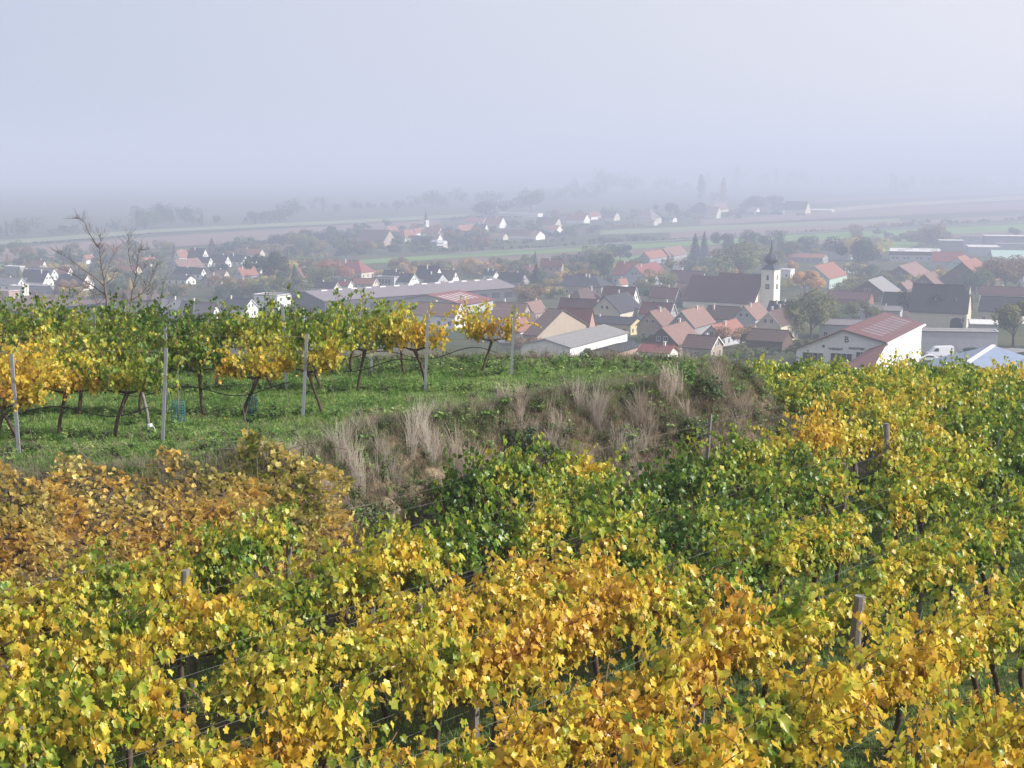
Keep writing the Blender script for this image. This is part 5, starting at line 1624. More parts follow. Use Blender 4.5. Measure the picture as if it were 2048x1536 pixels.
# the factory windows
def row_of_windows(root, dims, n, z, w=.9, h=.9, x0=-.45, x1=.45):
    Ln, W, hwm, Hr, s = dims
    for i in range(n): add_win(root, Ln * (x0 + (x1 - x0) * i / (n - 1)), -W / 2 - .02, z, '-y', w, h)
fr = [o for o in C.objects if o.get('label') == 'white factory with row of small round windows'][0]
be = math.degrees(math.atan2((1830 - 1024) / F, 1)); s_ = fr.location.y / F
FL, FW = 96 * s_ / math.cos(rad(16 - be)), 40 * s_ / max(.35, abs(math.sin(rad(16 - be))))
for g in (-.42, -.34, -.2, -.12, .05, .13, .28, .36):
    add_win(fr, FL * g, -FW / 2 - .02, 2.6, '-y', 1.3, 1.1)
b = MB(); b.box(-FL / 2 - .25, FL / 2 + .25, -FW / 2 - .3, -FW / 2 - .16, 4.5, 6.9); b.build('fascia', RM['maroon'], fr)
for k, (gx, gy) in enumerate([(-.2, .1), (.1, .2), (.3, -.1), (-.35, -.2)]):
    b = MB(); b.box(FL * gx, FL * gx + 5, FW * gy, FW * gy + 3, 6.7, 7.6); b.build('roof_light', M_fascia, fr)
gb = [o for o in C.objects if o.get('label') == 'modern flat-roofed box with bluish glass behind the hall'][0]
for i in range(4): add_win(gb, -2.6 + i * 1.8, -(12 * gb.location.y / F / .45) / 2 - .02, 3.4, '-y', 1.4, 1.8)
b = MB(); b.box(0, .2, 0, .2, -2, 9.0); mp_ = b.build('chimney_pipe', M_metal, [o for o in C.objects if o.get('label') == 'grey box tower of the factory with white edge'][0], (1, 0, 2)); 

# ---- the long lilac hall with its row of skylights
def lilac_hall():
    x0, y0, z0 = place(611, 578, 7.6); x1, y1, z1 = place(992, 562, 7.6)
    a = math.atan2(y1 - y0, x1 - x0); Ln = math.hypot(x1 - x0, y1 - y0); W = 26
    cx, cy = (x0 + x1) / 2, (y0 + y1) / 2; z = gz1(cx, cy)
    root = empty('production_hall', (cx, cy, z), a, 'very long low hall with lilac-grey roof and row of small skylights', 'hall')
    hl = Ln / 2; hw, Hr = 5.0, 2.6
    b = MB(); b.add([(-hl, -W / 2, -3), (hl, -W / 2, -3), (hl, W / 2, -3), (-hl, W / 2, -3), (-hl, -W / 2, hw), (hl, -W / 2, hw), (hl, W / 2, hw), (-hl, W / 2, hw), (-hl, 0, hw + Hr), (hl, 0, hw + Hr)],
                    [(0, 1, 5, 4), (2, 3, 7, 6), (1, 2, 6, 9, 5), (3, 0, 4, 8, 7)]); b.build('wall', WM['shaded_grey'], root)  # shadow on the wall below the roof is put into its dark colour
    r = MB()
    for sy in (-1, 1):
        up = [(-hl - .6, sy * (W / 2 + .5), hw - .1), (hl + .6, sy * (W / 2 + .5), hw - .1), (hl + .6, 0, hw + Hr), (-hl - .6, 0, hw + Hr)]
        r.add([(p[0], p[1], p[2] + .01) for p in up] + [(p[0], p[1], p[2] + .25) for p in up], [(3, 2, 1, 0), (4, 5, 6, 7), (0, 1, 5, 4), (1, 2, 6, 5), (2, 3, 7, 6), (3, 0, 4, 7)])
    ro = r.build('roof', RM['lilac'], root)
    for i in range(13):
        xx = -hl + 6 + i * (Ln - 12) / 12
        b = MB(); b.box(xx, xx + 2.6, -1.6, -.5, hw + Hr - .1, hw + Hr + .35); b.build('skylight', M_fascia, ro)
    b = MB()
    for i in range(14): b.box(-hl + i * Ln / 14 + .5, -hl + i * Ln / 14 + 4.5, -W / 2 - .06, -W / 2 - .01, 1.2, 3.4)
    b.build('window_band', M_pane, root)
    BUILD.append((cx, cy, 40, 'long lilac hall'))
lilac_hall()
def metal_hall(lab, ap, ridge_end, eaveL, eaveR, Hroof, roof, wall, name='hall', rise=3.0, strips=7):
    """hall given by photo places of its front apex, rear ridge end and the eaves of the front gable"""
    x0, y0, z0 = place(*ap, Hroof)
    zr = z0 + Hroof
    rx, rz = ray(*ridge_end)
    y1 = (zr - CAMZ) / rz; x1 = rx * y1
    a = math.atan2(y1 - y0, x1 - x0); Ln = math.hypot(x1 - x0, y1 - y0)
    ax, ay = math.cos(a), math.sin(a); nx, ny = ay, -ax        # to the right of the ridge direction
    def eave(px, sgn):
        rx_, rz_ = ray(*px)
        ye = (zr - rise - CAMZ) / rz_
        return abs((rx_ * ye - x0) * nx + (ye - y0) * ny)
    wl, wr = eave(eaveL, -1), eave(eaveR, 1)
    root = empty(name, (x0, y0, z0), a, lab, 'hall')
    return root, Ln, wl, wr, z0, Hroof, rise
# ---- winery hall: red roof, shaded front gable with emblem, very bright side wall, low porch roof
def winery():
    Hr_ = 8.6
    root, Ln, wl, wr, z0, H, rise = metal_hall('winery hall with red roof, emblem on the shaded gable and dazzling white side wall', (1688, 661), (1769, 627), (1598, 697), (1776, 684), Hr_, 'red', 'white', 'winery_hall')
    wl, wr = 9.6, 8.3
    eL, eR = H - 4.3, H - 2.0
    e = eR
    g = -5
    b = MB()      # x along the ridge, y to the left of it
    vs = [(0, wl, g), (0, -wr, g), (Ln, -wr, g), (Ln, wl, g), (0, wl, eL), (0, -wr, eR), (Ln, -wr, eR), (Ln, wl, eL), (0, 0, H), (Ln, 0, H)]
    b.add(vs, [(0, 4, 8, 5, 1), (1, 5, 6, 2), (2, 6, 9, 7, 3), (3, 7, 4, 0)])
    b.build('wall', WM['white'], root)
    r = MB(); o = .7
    for sy, w, ee in ((1, wl, eL), (-1, wr, eR)):
        sl = (H - ee) / w
        up = [(-o, sy * (w + .4), ee - .4 * sl), (Ln + o, sy * (w + .4), ee - .4 * sl), (Ln + o, 0, H), (-o, 0, H)]
        r.add([(p[0], p[1], p[2] + .015) for p in up] + [(p[0], p[1], p[2] + .28) for p in up], [(3, 2, 1, 0), (4, 5, 6, 7), (0, 1, 5, 4), (1, 2, 6, 5), (2, 3, 7, 6), (3, 0, 4, 7)])
    ro = r.build('roof', RM['dusty'], root)
    # translucent strips down the sunny slope
    n = 9
    for i in range(n):
        x0 = 4.5 + i * (Ln - 9) / (n - 1)
        sl = (H - eR) / wr
        ya, yb = -wr * .28, -wr * .80
        q = MB(); za, zb = H + ya * sl + .30, H + yb * sl + .30
        q.add([(x0, ya, za), (x0 + 1.5, ya, za), (x0 + 1.5, yb, zb), (x0, yb, zb), (x0, ya, za - .12), (x0 + 1.5, ya, za - .12), (x0 + 1.5, yb, zb - .12), (x0, yb, zb - .12)], [(0, 3, 2, 1), (0, 1, 5, 4), (1, 2, 6, 5), (2, 3, 7, 6), (3, 0, 4, 7)])
        q.build('roof_strip', RM['lilac'], ro)
    q = MB(); q.box(-.8, Ln + .8, -wr - .75, -wr - .42, e - .35, e + .05); q.build('gutter', M_fascia, ro)
    # window bands on the gable
    for y0, y1, z0_, z1_ in ((wl * .86, wl * .42, 1.9, 3.7), (wl * .26, -wr * .22, 2.3, 3.9), (wl * .26, -wr * .22, .5, 1.9), (-wr * .32, -wr * .72, 2.7, 4.4)):
        f = MB(); f.box(-.10, -.005, y1 - .08, y0 + .08, z0_ - .08, z1_ + .08)
        fo = f.build('window', M_frame, root)
        p = MB()
        for k in range(4):
            a_ = y1 + (y0 - y1) * k / 4 + .06; c_ = y1 + (y0 - y1) * (k + 1) / 4 - .06
            p.box(-.14, -.105, a_, c_, z0_, z1_)
        p.build('pane', M_pane, fo)
    # emblem and lettering
    def text(s_, size, y, z, name):
        cu = bpy.data.curves.new(name, 'FONT'); cu.body = s_; cu.size = size; cu.extrude = .03; cu.align_x = 'CENTER'; cu.align_y = 'CENTER'; cu.offset = .02
        to = bpy.data.objects.new(name + '_tmp', cu); C.objects.link(to)
        dg = bpy.context.evaluated_depsgraph_get(); dg.update()
        me = bpy.data.meshes.new_from_object(to.evaluated_get(dg))
        bpy.data.objects.remove(to)
        me.materials.clear(); me.materials.append(M_sign)
        ob = link(name, me, root, (-.06, y, z)); ob.rotation_euler = (math.pi / 2, 0, -math.pi / 2)
        return ob
    text('B', 1.7, -.6, 6.75, 'emblem')
    text('WEINGUT', .62, 1.5, 4.75, 'lettering')
    text('VINOTHEK', .66, -2.7, 5.05, 'lettering')
    v = MB(); v.lathe([(0, -.03), (.28, -.03), (.28, .03), (0, .03)], 12)
    vo = v.build('vent', M_pane, root, (-.04, wl * .42, 5.2)); vo.rotation_euler = (0, math.pi / 2, 0)
    # porch: a roof falling forward from the right half of the gable, with its bright side wall
    pw, pl_ = wr * 1.0, 12.0
    p = MB()
    yb_ = -wr - .0
    up = [(-.3, -wr * .62, e - 1.6), (-.3, yb_ - .3, e - .35), (-pl_, yb_ - .3, e - 3.9), (-pl_, -wr * .25, e - 4.6)]
    p.add([(a_, b_, c_) for a_, b_, c_ in up] + [(a_, b_, c_ + .25) for a_, b_, c_ in up], [(0, 1, 2, 3), (7, 6, 5, 4), (0, 4, 5, 1), (1, 5, 6, 2), (2, 6, 7, 3), (3, 7, 4, 0)])
    p.build('porch_roof', RM['dusty'], root)
    w = MB()
    w.add([(-.02, yb_, g), (-pl_ + .3, yb_, g), (-pl_ + .3, yb_, e - 3.9), (-.02, yb_, e - .40), (-.02, yb_ + .3, g), (-pl_ + .3, yb_ + .3, g), (-pl_ + .3, yb_ + .3, e - 3.9), (-.02, yb_ + .3, e - .40)],
          [(0, 3, 2, 1), (4, 5, 6, 7), (1, 2, 6, 5), (0, 1, 5, 4), (3, 7, 6, 2), (0, 4, 7, 3)])
    w.build('porch_wall', WM['white'], root)
    for k in range(3):
        d = MB(); d.tube([(Ln * (k + .5) / 3, -wr - .08, e - .3), (Ln * (k + .5) / 3, -wr - .08, -1)], .045, 6); d.build('downpipe', M_fascia, root)
    for k in range(2):
        x0 = Ln * (.3 + .35 * k)
        d = MB(); d.box(x0, x0 + 3.2, -wr - .06, -wr - .005, -2.5, 2.2); d.build('roller_door', WM['palegrey'], root)
    BUILD.append((root.location.x + 8, root.location.y + 12, 22, 'winery hall'))
M_sign = plain('dark_sign_paint', (.055, .06, .085), .6, .1, 2)
winery()
# ---- red hall behind the middle vines
def red_hall():
    x, y, z = place(916, 581, 7.0)
    root = empty('red_roofed_hall', (x, y, z), 0, 'broad red-roofed hall with pale roof strips behind the vines', 'hall')
    a = rad(62); root.rotation_euler = (0, 0, a)
    Ln, W, H, e = 22, 30, 7.0, 4.2
    b = MB(); b.add([(-Ln, W / 2, -3), (-Ln, -W / 2, -3), (0, -W / 2, -3), (0, W / 2, -3), (-Ln, W / 2, e), (-Ln, -W / 2, e), (0, -W / 2, e), (0, W / 2, e), (-Ln, 0, H), (0, 0, H)], [(0, 4, 8, 5, 1), (1, 5, 6, 2), (2, 6, 9, 7, 3), (3, 7, 4, 0)])
    b.build('wall', WM['palegrey'], root)
    r = MB()
    for sy in (1, -1):
        up = [(-Ln - .6, sy * (W / 2 + .6), e - .1), (.6, sy * (W / 2 + .6), e - .1), (.6, 0, H), (-Ln - .6, 0, H)]
        r.add([(p[0], p[1], p[2] + .01) for p in up] + [(p[0], p[1], p[2] + .25) for p in up], [(3, 2, 1, 0), (4, 5, 6, 7), (0, 1, 5, 4), (1, 2, 6, 5), (2, 3, 7, 6), (3, 0, 4, 7)])
    ro = r.build('roof', RM['red'], root)
    for i in range(6):
        x0 = -Ln + 2 + i * (Ln - 4) / 6
        q = MB(); sl = (H - e) / (W / 2)
        for ya, yb in ((-3, -11),):
            q.add([(x0, ya, H + ya * sl + .3), (x0 + .8, ya, H + ya * sl + .3), (x0 + .8, yb, H + yb * sl + .3), (x0, yb, H + yb * sl + .3), (x0, ya, H + ya * sl + .15), (x0 + .8, ya, H + ya * sl + .15), (x0 + .8, yb, H + yb * sl + .15), (x0, yb, H + yb * sl + .15)],
                  [(0, 3, 2, 1), (0, 1, 5, 4), (1, 2, 6, 5), (2, 3, 7, 6), (3, 0, 4, 7)])
        q.build('roof_strip', RM['pale'], ro)
    BUILD.append((x, y, 20, 'red-roofed hall'))
red_hall()
# ---- blue-grey roof at the lower right
def blue_roof():
    x, y, z = place(1986, 694, 6.0)
    root = empty('blue_roofed_hall', (x, y, z), rad(62), 'near hall with pale blue-grey roof at the lower right of the village', 'hall')
    b = MB(); H, e, W, Ln = 6.0, 3.0, 20, 26
    b.add([(-Ln, W / 2, -8), (-Ln, -W / 2, -8), (0, -W / 2, -8), (0, W / 2, -8), (-Ln, W / 2, e), (-Ln, -W / 2, e), (0, -W / 2, e), (0, W / 2, e), (-Ln, 0, H), (0, 0, H)], [(0, 4, 8, 5, 1), (1, 5, 6, 2), (2, 6, 9, 7, 3), (3, 7, 4, 0)])
    b.build('wall', WM['palegrey'], root)
    r = MB()
    for sy in (1, -1):
        up = [(-Ln - .6, sy * (W / 2 + .6), e - .1), (.6, sy * (W / 2 + .6), e - .1), (.6, 0, H), (-Ln - .6, 0, H)]
        r.add([(p[0], p[1], p[2] + .01) for p in up] + [(p[0], p[1], p[2] + .25) for p in up], [(3, 2, 1, 0), (4, 5, 6, 7), (0, 1, 5, 4), (1, 2, 6, 5), (2, 3, 7, 6), (3, 0, 4, 7)])
    ro = r.build('roof', RM['blue'], root)
    q = MB(); q.box(-Ln - .6, .6, -.35, .35, H + .15, H + .42); q.build('ridge_cap', M_fascia, ro)
    BUILD.append((x, y, 18, 'blue-roofed hall'))
blue_roof()

# ---- parish church
M_tower = plain('tower_render', (.82, .76, .64), .9, .08, .3, .1)
M_dome = plain('dome_slate', (.035, .04, .055), .45, .3, 1.5, .5)
M_gold = plain('gilded_ball', (.75, .55, .2), .3, .1, 2, .6, .6)
def church():
    x, y, z = place(1542, 539, 15.0)      # cornice level
    root = empty('church', (x, y, z), rad(-36), 'parish church with onion-domed cream tower and long maroon nave roof', 'church')
    h = 2.6; H = 15.0
    b = MB(); b.box(-h, h, -h, h, -3, H)
    for s_, q in ((h + .12, H - .35), (h + .05, H * .62)):
        b.box(-s_, s_, -s_, s_, q, q + (.4 if q > 12 else .15))
    b.build('tower', M_tower, root)
    d = MB()
    d.add([(-h - .35, -h - .35, H + .06), (h + .35, -h - .35, H + .06), (h + .35, h + .35, H + .06), (-h - .35, h + .35, H + .06), (-1.3, -1.3, H + 1.7), (1.3, -1.3, H + 1.7), (1.3, 1.3, H + 1.7), (-1.3, 1.3, H + 1.7)],
          [(3, 2, 1, 0), (0, 1, 5, 4), (1, 2, 6, 5), (2, 3, 7, 6), (3, 0, 4, 7)])
    d.lathe([(1.25, H + 1.6), (1.2, H + 2.1), (1.9, H + 2.5), (2.5, H + 3.1), (2.72, H + 3.8), (2.5, H + 4.6), (1.9, H + 5.3), (1.15, H + 5.9), (.7, H + 6.6), (.48, H + 7.6), (.30, H + 9.0), (.12, H + 10.6), (.05, H + 11)], 8)
    do = d.build('dome', M_dome, root)
    g = MB()
    g.lathe([(0, H + 10.9), (.22, H + 11.0), (.3, H + 11.2), (.22, H + 11.45), (0, H + 11.5)], 10)
    g.box(-.05, .05, -.05, .05, H + 11.45, H + 13.0); g.box(-.35, .35, -.045, .045, H + 12.3, H + 12.45)
    g.build('cross', M_gold, do)
    for face in ('-y', '+x'):
        for nm, zc, w, hh in (('belfry_window', H - 2.9, .85, 1.9),):
            b = MB()
            n = 8
            pl = [(-w / 2, -hh / 2)] + [(-(w / 2) * math.cos(math.pi * k / n), hh / 2 - w / 2 + (w / 2) * math.sin(math.pi * k / n)) for k in range(n + 1)] + [(w / 2, -hh / 2)]
            b.add([(px_, -.04, pz_) for px_, pz_ in pl] + [(px_, .05, pz_) for px_, pz_ in pl], [tuple(range(len(pl)))] + [(i, (i + 1) % len(pl), len(pl) + (i + 1) % len(pl), len(pl) + i) for i in range(len(pl))])
            o = b.build(nm, M_pane, root, (0, -h, zc) if face == '-y' else (h, 0, zc), 0 if face == '-y' else math.pi / 2)
        b = MB(); b.box(-.8, .8, -.08, .02, -.9, .9)
        o = b.build('clock', M_dome, root, (0, -h, H - 6.2) if face == '-y' else (h, 0, H - 6.2), 0 if face == '-y' else math.pi / 2)
        c = MB(); n = 20
        pl = [(.55 * math.cos(2 * math.pi * k / n), .55 * math.sin(2 * math.pi * k / n)) for k in range(n)]
        c.add([(a_, -.1, b_) for a_, b_ in pl] + [(a_ * 1, -.085, b_) for a_, b_ in pl], [tuple(range(n))] + [(i, (i + 1) % n, n + (i + 1) % n, n + i) for i in range(n)])
        c.build('clock_face', WM['beige'], o)
        c = MB(); c.box(-.03, .03, -.125, -.105, 0, .5); c.box(0, .34, -.125, -.105, -.03, .03); c.build('clock_hand', M_dome, o)
    # nave: two roofs of different height running left from the tower
    def nave(u0, v0, u1, H_, hr, W, name, depth):
        xa, ya, _ = place(u0, v0, H_)
        return xa, ya
    ang = 0.0
    for nm, x0, x1, W, e, top in (('nave', -21.5, -h - .02, 16.5, 2.8, 12.8), ('choir', -33.0, -21.52, 15.0, 2.6, 11.3)):
        b = MB(); yo = .6
        b.add([(x0, -W / 2 + yo, -3), (x1, -W / 2 + yo, -3), (x1, W / 2 + yo, -3), (x0, W / 2 + yo, -3), (x0, -W / 2 + yo, e), (x1, -W / 2 + yo, e), (x1, W / 2 + yo, e), (x0, W / 2 + yo, e), (x0, yo, top), (x1, yo, top)],
              [(0, 1, 5, 4), (2, 3, 7, 6), (1, 2, 6, 9, 5), (3, 0, 4, 8, 7)])
        b.build(nm, M_tower, root)
        r = MB()
        x1r = x1 + (0 if nm == 'nave' else -.02); xl = x0 - (.0 if nm == 'nave' else .4)
        for sy in (-1, 1):
            up = [(xl, yo + sy * (W / 2 + .5), e - .5), (x1r, yo + sy * (W / 2 + .5), e - .5), (x1r, yo, top), (xl, yo, top)]
            r.add([(p[0], p[1], p[2] + .02) for p in up] + [(p[0], p[1], p[2] + .24) for p in up], [(3, 2, 1, 0), (4, 5, 6, 7), (0, 1, 5, 4), (1, 2, 6, 5), (2, 3, 7, 6), (3, 0, 4, 7)])
        r.build('roof', RM['maroon'], root)
    BUILD.append((x - 12, y + 4, 18, 'church'))
church()
def small_church():
    x, y, z = place(852, 440, 13.0)
    root = empty('small_church', (x, y, z), rad(-36), 'distant small church with white tower and dark pointed spire', 'church')
    h, H = 1.9, 13.0
    b = MB(); b.box(-h, h, -h, h, -2, H); b.build('tower', WM['white'], root)
    b = MB(); b.box(-.4, .4, -h - .06, -h - .01, H - 4, H - 2); b.build('window', M_pane, root)
    b = MB(); b.box(h + .01, h + .06, -.4, .4, H - 4, H - 2); b.build('window', M_pane, root)
    d = MB(); d.lathe([(2.5, H + .05), (1.2, H + 1.4), (1.0, H + 2), (1.6, H + 2.9), (1.5, H + 3.8), (.8, H + 4.8), (.5, H + 6), (.25, H + 9), (.05, H + 11.5)], 8)
    d.build('spire', M_dome, root)
    b = MB(); W = 9
    b.add([(-17, -W / 2, -2), (-h - .02, -W / 2, -2), (-h - .02, W / 2, -2), (-17, W / 2, -2), (-17, -W / 2, 5), (-h - .02, -W / 2, 5), (-h - .02, W / 2, 5), (-17, W / 2, 5), (-17, 0, 9), (-h - .02, 0, 9)], [(0, 1, 5, 4), (2, 3, 7, 6), (1, 2, 6, 9, 5), (3, 0, 4, 8, 7)])
    b.build('nave', WM['white'], root)
    r = MB()
    for sy in (-1, 1):
        up = [(-17.4, sy * (W / 2 + .4), 4.7), (-h - .03, sy * (W / 2 + .4), 4.7), (-h - .03, 0, 9), (-17.4, 0, 9)]
        r.add([(p[0], p[1], p[2] + .02) for p in up] + [(p[0], p[1], p[2] + .24) for p in up], [(3, 2, 1, 0), (4, 5, 6, 7), (0, 1, 5, 4), (1, 2, 6, 5), (2, 3, 7, 6), (3, 0, 4, 7)])
    r.build('roof', RM['orange'], root)
small_church()

# ---- white van, parked car, stacked pallets, gravestones, lamp posts
M_van = plain('white_van_paint', (.74, .76, .80), .3, .05, 1, .5)
M_tyre = plain('tyre_rubber', (.02, .02, .02), .8, .1, 4)
M_pallet = plain('pallet_wood', (.48, .36, .26), .9, .4, 2.5)
def wheel(parent, x, y, r=.36):
    b = MB(); b.lathe([(0, -.11), (r, -.11), (r, .11), (0, .11)], 14)
    o = b.build('wheel', M_tyre, parent, (x, y, r)); o.rotation_euler = (math.pi / 2, 0, 0)
    b = MB(); b.lathe([(0, -.125), (r * .55, -.122), (r * .55, .122), (0, .125)], 10); b.build('rim', M_metal, o)
def vehicle(name, lab, cat, u, v, Ht, prof, W, rz, glass, paint, up=None, wx=(.9, 4.9)):
    x, y, z = place(u, v, Ht)
    if up: z = up
    root = empty(name, (x, y, z), rz, lab, cat)
    Lmax = max(p[0] for p in prof); n = len(prof)
    b = MB()
    ins = .07
    zm = max(p[1] for p in prof)
    def yy(zv): return W / 2 - (.12 * max(0, (zv - zm * .5)) / (zm * .5)) * 1.0
    b.add([(px_ - Lmax / 2, -yy(pz_), pz_) for px_, pz_ in prof] + [(px_ - Lmax / 2, yy(pz_), pz_) for px_, pz_ in prof],
          [tuple(range(n)), tuple(range(2 * n - 1, n - 1, -1))] + [(i, n + i, n + (i + 1) % n, (i + 1) % n) for i in range(n)])
    body = b.build('body', paint, root)
    for nm, poly in glass:
        g = MB()
        for sy in (-1, 1):
            g.add([(px_ - Lmax / 2, sy * (yy(pz_) + .012), pz_) for px_, pz_ in poly], [tuple(range(len(poly)))])
        g.build(nm, M_pane, body)
    for wxx in wx:
        for sy in (-1, 1): wheel(root, wxx - Lmax / 2, sy * (W / 2 - .08))
    for sy in (-1, 1):
        l = MB(); l.box(-Lmax / 2 - .03, -Lmax / 2 + .12, sy * W * .36 - .15, sy * W * .36 + .15, .75, .98); l.build('headlight', M_frame, root)
    return root
vehicle('delivery_van', 'white delivery van parked beside the winery hall', 'van', 1880, 692, 2.6,
        [(0, .4), (0, 1.05), (.9, 1.35), (1.7, 2.35), (2.4, 2.55), (6.0, 2.6), (6.1, 2.3), (6.1, .4)], 2.0, rad(4),
        [('side_window', [(1.15, 1.45), (1.75, 2.2), (2.5, 2.2), (2.5, 1.45)])], M_van, wx=(1.1, 4.9))
vehicle('parked_car', 'low white car in front of the van', 'car', 1857, 709, 1.5,
        [(0, .3), (0, .75), (1.0, .9), (1.7, 1.42), (3.0, 1.45), (3.8, .98), (4.3, .9), (4.3, .3)], 1.75, rad(-10),
        [('side_window', [(1.25, .95), (1.75, 1.35), (2.9, 1.38), (3.5, .98)])], M_van, wx=(.8, 3.4))
for i, (u, v, lab) in enumerate([(1795, 700, 'left pallet stack at the end of the white wall'), (1811, 701, 'middle pallet stack at the end of the white wall'), (1829, 699, 'right pallet stack beside the van')]):
    x, y, z = place(u, v, 2.4)
    root = empty('pallet_stack', (x, y, z), rad(R_.uniform(-20, 30)), lab, 'pallets', 'pallet stacks in the winery yard')
    for k in range(12):
        for j in range(1):
            b = MB(); z0 = k * .2 - .1
            for q in range(4): b.box(-.62, .62, -.5 + q * .27, -.5 + q * .27 + .16, z0 + .12, z0 + .145)
            for q in (-.56, -.07, .42): b.box(q, q + .14, -.48, .45, z0 + .0, z0 + .118)
            o = b.build('pallet', M_pallet, root); o.location = (R_.uniform(-.05, .05), R_.uniform(-.05, .05), 0); o.rotation_euler = (0, 0, R_.uniform(-.05, .05))
M_stone = plain('pale_gravestone', (.6, .6, .6), .6, .15, 2)
for i in range(16):
    u, v = 1684 + (i % 8) * 6 + R_.uniform(-1, 1), 533 + (i // 8) * 8 + R_.uniform(-1, 1)
    x, y, z = place(u, v, 1.2)
    b = MB(); w = R_.uniform(.5, .8); hh = R_.uniform(1.2, 2.0)
    b.box(-w / 2, w / 2, -.12, .12, -.3, hh * .8); b.add([(-w / 2, -.12, hh * .8), (w / 2, -.12, hh * .8), (0, -.12, hh), (-w / 2, .12, hh * .8), (w / 2, .12, hh * .8), (0, .12, hh)], [(0, 1, 2), (5, 4, 3), (1, 4, 5, 2), (0, 2, 5, 3)])
    o = b.build('gravestone', M_stone, None, (x, y, z), rad(30))
    tag(o, '%s pale gravestone from the left in the %s row of the little graveyard' % (ORD[i % 8], ('rear', 'front')[i // 8]), 'gravestone', 'gravestones of the small graveyard')
for (u, vt, h, lab) in [(881, 500, 11, 'slim pale mast above the orange trees'), (920, 553, 9, 'left pale pole by the orange-leaved trees'), (962, 553, 9, 'middle pale pole by the orange-leaved trees'), (984, 551, 9, 'right pale pole by the orange-leaved trees'),
                        (1148, 403, 22, 'tall grey pylon on the far skyline'), (1312, 474, 9, 'lamp pole beside the green strip')]:
    x, y, z = place(u, vt, h)
    b = MB(); b.tube([(0, 0, -1), (0, 0, h * .6), (0, 0, h)], [.16, .12, .08] if h < 20 else [.5, .35, .2], 6); b.box(-.9, .9, -.06, .06, h - .3, h - .15)
    tag(b.build('pole', M_metal, None, (x, y, z)), lab, 'pole')
# dark hedges and a low wall in the winery yard

# ------------------------------------------------------------------ trees
def crown_np(kind, seed, n):
    r = np.random.default_rng(seed)
    if kind == 'round' or kind == 'bush':
        nl = 9 if kind == 'round' else 7
        c = np.stack([r.normal(0, .27, nl), r.normal(0, .27, nl), r.uniform(.38, .85, nl)], 1)
        if kind == 'bush': c[:, 2] = r.uniform(.15, .6, nl)
        rr = r.uniform(.16, .30, nl)
        k = r.integers(0, nl, n)
        d = r.normal(0, 1, (n, 3)); d /= np.linalg.norm(d, axis=1, keepdims=True)
        q = r.uniform(.55, 1.08, n) ** .6
        P = c[k] + d * (rr[k] * q)[:, None]
        N = d + r.normal(0, .45, (n, 3)) + np.array([0, 0, .3])
        lobe = r.uniform(0, 1, nl)[k]
    elif kind == 'poplar':
        t = r.uniform(.06, 1, n); a = r.uniform(0, 6.283, n)
        w = .13 * np.sin(np.pi * np.clip(t * .96 + .04, 0, 1)) ** .55 * (1 + .25 * np.sin(a * 3 + t * 17))
        q = r.uniform(.4, 1.05, n)
        P = np.stack([w * q * np.cos(a), w * q * np.sin(a), t], 1)
        N = np.stack([np.cos(a), np.sin(a), np.full(n, .5)], 1) + r.normal(0, .4, (n, 3)); lobe = (np.sin(t * 23 + a) * .5 + .5)
    else:      # conifer
        t = r.uniform(0, 1, n) ** 1.3; a = r.uniform(0, 6.283, n)
        lay = (t * 11) % 1
        w = .27 * (1 - t) ** .85 * (.62 + .38 * (1 - lay)) * (1 + .18 * np.sin(a * 5 + np.floor(t * 11)))
        q = r.uniform(.45, 1.05, n)
        P = np.stack([w * q * np.cos(a), w * q * np.sin(a), .06 + t * .94], 1)
        N = np.stack([np.cos(a), np.sin(a), np.full(n, .6)], 1) + r.normal(0, .35, (n, 3)); lobe = r.uniform(0, 1, n)
    return P, N, np.clip(.6 * lobe + .4 * r.uniform(0, 1, n), 0, 1)
def crown_mesh(kind, seed, n, size):
    P, N, lobe = crown_np(kind, seed, n)
    r = np.random.default_rng(seed + 1)
    N /= np.linalg.norm(N, axis=1, keepdims=True)
    A = np.cross(N, r.normal(0, 1, (n, 3))); A /= np.linalg.norm(A, axis=1, keepdims=True)
    B = np.cross(N, A)
    s = size * r.uniform(.6, 1.3, n)
    V = np.stack([P + A * s[:, None], P - A * s[:, None] * .5 + B * s[:, None] * .8, P - A * s[:, None] * .5 - B * s[:, None] * .8], 1).reshape(-1, 3)
    T = np.arange(3 * n).reshape(n, 3)
    return np_mesh('crown', V, T, M_crown, {'lv': np.repeat(lobe, 3)})
def trunk_mesh(seed, kind):
    b = MB(); r = random.Random(seed)
    top = .55 if kind in ('round', 'bush') else .9
    b.tube([(0, 0, -.08), (.01, 0, top * .4), (r.uniform(-.03, .03), 0, top)], [.032, .022, .008], 6)
    if kind in ('round', 'bush'):
        for k in range(6):
            a = k * 1.05 + r.uniform(0, .5); z = r.uniform(.18, .4)
            b.tube([(0, 0, z), (.13 * math.cos(a), .13 * math.sin(a), z + .14), (.27 * math.cos(a), .27 * math.sin(a), z + .32)], [.014, .010, .004], 4)
    return b.mesh('trunk', [M_bark])
CR = {'round': [(crown_mesh('round', 11 + i, 3600, .033), trunk_mesh(i, 'round')) for i in range(6)],
      'bush': [(crown_mesh('bush', 31 + i, 2200, .042), trunk_mesh(20 + i, 'bush')) for i in range(4)],
      'poplar': [(crown_mesh('poplar', 41 + i, 2200, .024), trunk_mesh(30 + i, 'poplar')) for i in range(3)],
      'conifer': [(crown_mesh('conifer', 51 + i, 3000, .026), trunk_mesh(40 + i, 'conifer')) for i in range(3)]}
